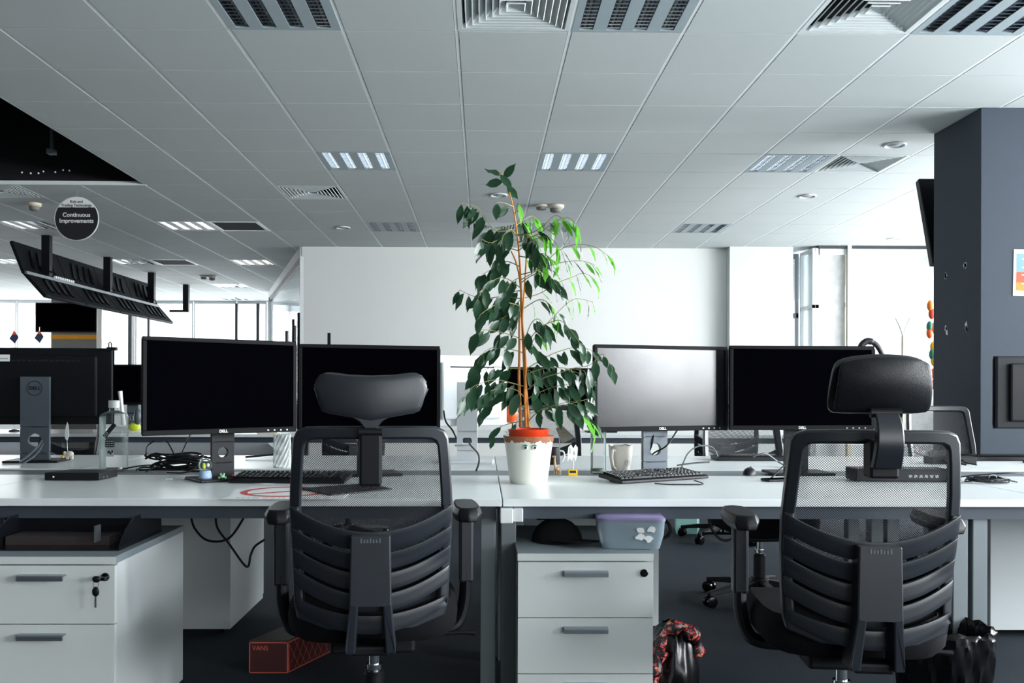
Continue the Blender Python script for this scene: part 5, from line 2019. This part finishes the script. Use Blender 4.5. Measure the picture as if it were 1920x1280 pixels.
# cable coil right of the right chair
p = atz(1850, 905, ZD)
t = thing('cable_coil', 'loose coil of thin black cables on the desk right of the right chair', 'cables', (p.x, p.y, ZD))
rr = random.Random(14)
for k in range(7):
    a0 = rr.uniform(0, 6.28)
    pts = [(rr.uniform(-.01, .01) + rr.uniform(.05, .09) * math.cos(a0 + q * .8), .045 * math.sin(a0 + q * .8), .004 + rr.uniform(0, .018)) for q in range(9)]
    MB().tube(spline(pts, 7), .0024, 6).build('cable', M['black'], t, smooth=True)
MB().tube(spline([(-.05, .0, .01), (.02, -.03, .02), (.10, -.03, .006)], 8), .0024, 6).build('cable', M['black'], t, smooth=True)
MB().tube(spline([(-.1, .12, .004), (.02, .10, .02), (.14, .08, .03), (.25, .14, .02)], 8), .003, 6).build('cable', M['black'], t, smooth=True)
MB().tube([(.012 + .016 * math.cos(a), -.02, .018 + .016 * math.sin(a)) for a in [k * PI / 8 for k in range(16)]], .0016, 6, close=True).build('cable_loop', M['alu'], t)
p = atz(1830, 876, ZD)
t = thing('dock', 'low black box with cables on the facing desk at the right edge', 'docking station', (p.x, p.y + .2, ZD), 0)
box(-.12, .10, -.03, .05, 0, .035).build('case', M['black'], t, bevel=.003)
for x in (-.06, -.02, .03):
    MB().tube(spline([(x, -.03, .02), (x - .01, -.08, .012), (x + .02, -.12, .004)], 6), .003, 6).build('cable', M['black'], t, smooth=True)
# black box seen through the mesh of the right chair
p = atz(1605, 903, ZD)
t = thing('docking_station', 'flat black docking box on the desk seen through the right chair mesh', 'docking station', (p.x, p.y, ZD), -.06)
box(0, .36, 0, .12, .002, .05).build('case', M['black'], t, bevel=.004)
mb = MB()
for k in range(6):
    mb.box(.20 + k * .02, .212 + k * .02, -.001, .0, .018, .028)
mb.build('port', M['alu'], t)

# facing keyboards
for (u, v, lab) in ((1420, 862, 'black keyboard on the facing desk behind the glossy monitor'), (1880, 862, 'black keyboard on the facing desk at the right edge')):
    p = atz(u, v, ZD)
    t = thing('keyboard', lab, 'keyboard', (p.x, p.y, ZD), PI, 'black keyboards')
    box(-.22, .22, -.07, .07, .002, .02).build('case', M['black'], t, bevel=.003)
    mb = MB()
    for r in range(5):
        for k in range(20):
            mb.box(-.21 + k * .021, -.193 + k * .021, -.06 + r * .024, -.041 + r * .024, .02, .027)
    mb.build('keys', M['blackgloss'], t)['kind'] = 'stuff'

# headphones on the glossy monitor
p = at(1632, 652, 3.72)
t = thing('headphones', 'black headphones hooked over the top right corner of the glossy monitor', 'headphones', (p.x, 3.74, p.z))
MB().tube(spline([(-.035, 0, -.02), (-.028, 0, .012), (0, 0, .030), (.035, 0, .012), (.060, .0, -.03), (.068, 0, -.07)], 8), [.014] * 20 + [.011] * 21, 10, flat=.8).build('headband', M['leather'], t, smooth=True)
MB().ball((.068, 0, -.09), .034, 16, (.6, .8, 1.1)).build('ear_cup', M['black'], t, smooth=True)

# small flags on the far desks at the left
for k, (u, v) in enumerate(((27, 632), (74, 631))):
    Y = 7.2
    p = at(u, v, Y)
    t = thing('desk_flag', ('left', 'right')[k] + ' one of two small navy and red flags above the leftmost monitor', 'flag', (p.x, Y, 0), 0, 'desk flags')
    s = 9 * Y / F
    MB().tube([(0, 0, ZD), (0, 0, p.z + s * 2.0)], .003, 6).build('staff', M['alu'], t)
    MB().prism([(0, p.z + s * 1.3), (s * .9, p.z), (s * .1, p.z - s * 1.3), (-s * 1.0, p.z - s * .3)], 'y', -.004, -.001).build('cloth', M['navy'], t)
    MB().prism([(0, p.z + s * 1.5), (s * .3, p.z + s * .5), (-s * .35, p.z + s * .55)], 'y', -.008, -.005).build('red_tip', M['redpr'], t)
    MB().lathe([(.04, ZD), (.04, ZD + .01), (.006, ZD + .02)], 16).build('base', M['black'], t)
# clutter on the second bench, left
p = at(232, 790, 7.05)
t = thing('desk_phone', 'white telephone handset on its cradle on the second bench, left of the front monitor', 'telephone', (p.x, 7.1, ZD))
box(-.12, .14, -.05, .08, 0, .05).build('cradle', M['white'], t, bevel=.01)
MB().tube([(-.02, 0, .06), (-.035, 0, .2), (-.05, 0, .33)], [.02, .013, .018], 10).build('handset', M['white'], t, smooth=True)
p = at(252, 783, 7.0)
t = thing('glove', 'pair of lime and grey gloves on the second bench beside the white telephone', 'gloves', (p.x, 7.0, ZD))
MB().ball((0, 0, .05), .05, 14, (1, .5, .7)).build('palm', M['lime'], t, smooth=True)
MB().ball((.03, -.01, .13), .05, 14, (.6, .5, 1.3)).build('cuff', M['standgrey'], t, smooth=True)
p = at(202, 648, 4.25)
t = thing('desk_clip', 'small black clip on the top right corner of the leftmost monitor', 'clip', (p.x - .01, 4.31, p.z - .008))
MB().tube([(-.012, 0, -.01), (-.010, 0, .022), (-.004, 0, .030), (.002, 0, .022), (.004, 0, -.01)], .003, 6).build('loop', M['black'], t, smooth=True)
box(-.016, .028, -.012, .012, -.012, .004).build('jaw', M['black'], t)
# thin black post tops in front of the glass partition
for u, v0, Y, lab in ((617, 624, 9.0, 'short black post rising behind the monitor of the left chair'), (550, 598, 10.5, 'left one of two thin black posts before the glass partition'),
                      (560, 586, 10.5, 'right one of two thin black posts before the glass partition')):
    p = at(u, v0, Y)
    tag(MB().box(p.x - .014, p.x + .014, Y - .014, Y + .014, 0, p.z).build('barrier_post', M['black']), lab, 'post', 'thin black posts at the back')

# ================================================================== under the desks
# file trays on the left pedestal
A = at(40, 1018, 2.70)
t = thing('letter_tray', 'smoked plastic letter tray on top of the lower left pedestal', 'letter tray', (at(150, 1000, 2.9).x, 2.92, hp))
w = (at(265, 1000, 2.9).x - at(36, 1000, 2.9).x) / 2
MB().box(-w, w, -.20, .16, .0, .004).build('floor_sheet', M['smoke'], t)
for s in (-1, 1):
    MB().prism([(-.20, .0), (-.19, .02), (-.15, .055), (-.08, .085), (.16, .09), (.16, 0)], 'x', s * w - .0015, s * w + .0015).build('side_wall', M['smoke'], t)
box(-w, w, .156, .16, 0, .09).build('back_wall', M['smoke'], t)
box(-w, w, -.02, -.016, .004, .08).build('divider', M['smoke'], t)
box(-w + .01, w - .06, -.12, .12, .004, .03).build('paper_stack', M['boxlid'], t)
MB().box(w * .55, w * .58, -.165, -.13, .02, .07).build('clip', M['alu'], t)

# lunch box on the central pedestal
L0, R0 = at(1120, 1010, 2.86), at(1243, 1010, 2.86)
w = (R0.x - L0.x) / 2
t = thing('lunch_box', 'frosted plastic lunch box with a lilac lid on the central pedestal', 'lunch box', ((L0.x + R0.x) / 2 - .004, 2.85, hpr), -.06)
hb = .088
mb = MB()
loft(mb, [sq_ for sq_ in ([Vector((q.x, q.y * .66, q.z)) for q in sq(w * .86, .03, .001)], [Vector((q.x, q.y * .66, q.z)) for q in sq(w * .97, .035, hb * .5)], [Vector((q.x, q.y * .66, q.z)) for q in sq(w, .035, hb)])])
mb.build('tub', M['tub'], t, smooth=True)
mb = MB()
loft(mb, [[Vector((q.x, q.y * .66, q.z)) for q in sq(w * 1.02, .035, hb)], [Vector((q.x, q.y * .66, q.z)) for q in sq(w * 1.02, .035, hb + .008)], [Vector((q.x, q.y * .66, q.z)) for q in sq(w * .96, .03, hb + .012)]])
mb.build('lid', M['lilac'], t, smooth=True)
rr = random.Random(8)
for cx_, cz_ in ((.028, .062), (.062, .064), (.026, .040), (.054, .036)):
    N = 10
    poly = [(cx_ + rr.uniform(.008, .019) * math.cos(2 * PI * k / N), cz_ + rr.uniform(.006, .014) * math.sin(2 * PI * k / N)) for k in range(N)]
    MB().prism(poly, 'y', -w * .66 - .002, -w * .66 + .006).build('label_scrap', M['paper'], t)
# dark cap beside it
p = at(1045, 1012, 2.92)
t = thing('cap', 'dark cloth cap lying on the central pedestal left of the lunch box', 'cap', (p.x, 2.92, hpr))
mb = MB().ball((0, .02, 0), .085, 20, (1.0, .95, .92))
for v_ in mb.bm.verts:
    v_.co.z = max(.002, v_.co.z)
mb.build('crown', M['fabric'], t, smooth=True)
MB().surf(lambda u, v: Vector(((-.07 + .14 * u) + .06 * v, -.02 - .10 * v * (1 - .5 * (2 * u - 1) ** 2), .012 + .004 * v)), 10, 5).build('peak', M['fabric'], t, smooth=True, solid=.004)
p = at(1250, 1000, 3.3)
wire('cable', [at(*q) for q in ((1240, 972, 3.25), (1252, 980, 3.25), (1257, 995, 3.25), (1250, 1006, 3.25), (1238, 1008, 3.25))], .006, M['black'], 'thick black cable loop hanging right of the lunch box', 'cable', 'cables hanging under the desks')
wire('cable', [at(*q) for q in ((1328, 968, 3.4), (1334, 990, 3.4), (1350, 1010, 3.4), (1368, 1012, 3.4), (1380, 1000, 3.4))], .005, M['black'], 'black cable loop hanging under the right desk before the mint box', 'cable', 'cables hanging under the desks')
wire('cable', [at(*q) for q in ((357, 962, 3.5), (365, 990, 3.5), (390, 1013, 3.5), (430, 1008, 3.5), (462, 962, 3.5))], .0045, M['black'], 'black cable drooping in a wide loop below the left desk', 'cable', 'cables hanging under the desks')
wire('cable', [at(*q) for q in ((404, 962, 3.4), (408, 990, 3.4), (430, 1020, 3.4), (462, 1062, 3.4), (470, 1040, 3.4), (478, 1024, 3.4), (495, 1012, 3.3))], .0045, M['black'], 'black cable hanging to a low V below the left desk, beside the left chair arm', 'cable', 'cables hanging under the desks')

# shoe box
A = atz(467, 1262, 0)
B = atz(540, 1262, 0)
w = B.x - A.x
t = thing('shoe_box', 'dark red shoe box with a dark lid on the carpet left of the left chair', 'shoe box', (A.x, A.y, 0))
hx_ = at(500, 1201, A.y).z
D, sk_ = .34, .145
mbp = lambda z0, z1: MB().prism([(0, 0), (w, 0), (w + sk_, D), (sk_, D)], 'z', z0, z1)
mbp(.001, hx_ - .004).build('box', M['box'], t)
mbp(hx_ - .004, hx_ + .002).build('lid', M['boxlid'], t)
e = .0035
mb = MB()
for x0, x1, z0, z1 in ((0, w, .001, .005), (0, w, hx_ - .009, hx_ - .004), (0, .004, .001, hx_ - .004), (w - .004, w, .001, hx_ - .004)):
    mb.box(x0, x1, -.0008, 0, z0, z1)
mb.build('edge_print', M['boxline'], t)
sd = Vector((sk_, D, 0)).normalized()
nn = Vector((sd.y, -sd.x, 0))
Ls = math.hypot(sk_, D)
o_ = Vector((w, 0, 0))
mb = MB()


def stripe(s0, z0, s1, z1, wd):
    d_ = Vector((s1 - s0, z1 - z0))
    d_.normalize()
    nx, nz = -d_.y * wd, d_.x * wd
    P_ = lambda s, z: o_ + sd * s + Vector((0, 0, z)) + nn * .0008
    mb.quad(P_(s0 - nx, z0 - nz), P_(s1 - nx, z1 - nz), P_(s1 + nx, z1 + nz), P_(s0 + nx, z0 + nz))


h_ = hx_ - .006
for k in range(9):
    s0 = Ls * k / 9
    stripe(s0, .004, min(Ls, s0 + .075), h_, .0011)
    stripe(min(Ls, s0 + .075), .004, s0, h_, .0011)
stripe(0, h_, Ls, h_, .003)
stripe(0, .004, Ls, .004, .0022)
stripe(.003, .004, .003, h_, .003)
mb.build('lattice_print', M['boxline'], t)
text('VANS', .024, M['boxline'], 'lettering', t, T(.042, -.0012, hx_ - .028) @ RX(PI / 2), ext=.0002, bold=.0002)
MB().lathe([(.03, hx_ + .002), (.03, hx_ + .0026), (.024, hx_ + .0026), (.024, hx_ + .002)], 24, (w * .5 + sk_ * .4, D * .4, 0)).build('lid_emblem', M['box'], t)

# waste bin with a black liner
p = at(1775, 1180, 2.82)
t = thing('waste_bin', 'waste bin wrapped in a shiny black liner beside the right chair', 'waste bin', (p.x, 2.84, 0))
MB().lathe([(.0001, .0), (.10, .0), (.125, .30), (.121, .30), (.097, .006), (.0001, .006)], 32).build('bucket', M['black'], t, smooth=True)


def liner(u, v):
    a = 2 * PI * u
    prof_ = [(.108, .02), (.122, .10), (.138, .20), (.147, .28), (.148, .318), (.135, .33), (.122, .31), (.105, .22), (.07, .10)]
    k = v * (len(prof_) - 1)
    i = min(int(k), len(prof_) - 2)
    f = k - i
    r = prof_[i][0] * (1 - f) + prof_[i + 1][0] * f
    z = prof_[i][1] * (1 - f) + prof_[i + 1][1] * f
    w_ = .006 * math.sin(7 * a + 5 * v) + .004 * math.sin(17 * a - 11 * v) + .003 * math.sin(29 * a + 23 * v)
    z += .006 * math.sin(3 * a + 1) * (1 if v > .4 else .2) + .004 * math.sin(13 * a + 9 * v)
    return Vector(((r + w_) * math.cos(a), (r + w_) * math.sin(a), z))


MB().surf(liner, 96, 32).build('liner', M['bag'], t, smooth=True)

# black floral bag beside the central pedestal
p = atz(1262, 1318, 0)
t = thing('handbag', 'black glossy handbag with red floral trim beside the central pedestal', 'bag', (at(1262, 1230, 3.02).x, 3.05, 0))


def bagf(u, v):
    a = 2 * PI * u
    prof_ = [(.75, 0), (1.05, .06), (1.02, .14), (.80, .22), (.55, .27), (.30, .285)]
    k = v * (len(prof_) - 1)
    i = min(int(k), len(prof_) - 2)
    f = k - i
    r = prof_[i][0] * (1 - f) + prof_[i + 1][0] * f
    z = prof_[i][1] * (1 - f) + prof_[i + 1][1] * f
    r += .05 * math.sin(5 * a + 6 * v) + .03 * math.sin(11 * a - 9 * v)
    return Vector((.085 * r * math.cos(a), .11 * r * math.sin(a), z))


bg = MB().surf(bagf, 64, 24).build('body', M['bag'], t, smooth=True)
sc = floral('floral_scarf')
MB().tube(spline([(-.06, -.06, .20), (-.03, -.075, .275), (.03, -.07, .285), (.075, -.05, .235), (.08, -.03, .18)], 8), [.020 + .008 * math.sin(k * .7) for k in range(33)], 10).build('strap', sc, t, smooth=True)
MB().tube(spline([(-.10, -.07, .03), (-.085, -.10, .09), (-.075, -.10, .15), (-.05, -.085, .21)], 8), [.022 + .006 * math.sin(k * .9) for k in range(25)], 10).build('scarf_end', sc, t, smooth=True)

# boxes on the carpet far under the bench
p0, p1 = atz(1268, 1001, 0), atz(1310, 1003, 0)
t = thing('card_box', 'small mint green box on the carpet under the right desk', 'box', (p0.x, p0.y, 0))
h = at(1268, 969, p0.y).z
MB().prism([(0, 0), (p1.x - p0.x, 0), (p1.x - p0.x + .09, .28), (.05, .28)], 'z', .001, h).build('box', M['teal'], t)
box(.02, .08, -.001, 0, h * .3, h * .36).build('print', M['ink'], t)
p0 = atz(1333, 999, 0)
t = thing('card_box', 'white box on the carpet right beside the small mint green one', 'box', (p0.x + .06, p0.y + .1, 0))
box(0, .22, 0, .2, .001, h * 1.15).build('box', M['white'], t)
box(.05, .12, -.001, 0, .02, h * .9).build('print', M['lilac'], t)
# grey bag on the seat of the far chair
c = at(1440, 985, 4.5)
t = thing('folded_jacket', 'grey quilted jacket folded on the far chair seat, left of the right chair', 'jacket', (c.x + .02, 4.62, .495))


def jk(u, v):
    a = 2 * PI * u
    r = [.9, 1.0, 1.0, .75, .05][min(4, int(v * 4 + .001))] if abs(v * 4 - round(v * 4)) < 1e-6 else 1
    z = [0, .03, .075, .105, .11][min(4, int(round(v * 4)))]
    return Vector((.17 * r * (abs(math.cos(a)) ** .6) * (1 if math.cos(a) > 0 else -1), .13 * r * (abs(math.sin(a)) ** .6) * (1 if math.sin(a) > 0 else -1) , z + .006 * math.sin(9 * a)))


MB().surf(jk, 40, 4).build('body', mat('grey_quilt', (104, 112, 118), .8, var=.3, scale=20), t, smooth=True, sub=1)
mb = MB()
for k in range(5):
    x = -.13 + k * .065
    mb.tube(spline([(x, -.125, .02), (x + .005, -.125, .07), (x, -.08, .108), (x, .05, .112)], 6), .003, 6)
mb.build('seam', M['black'], t, smooth=True)
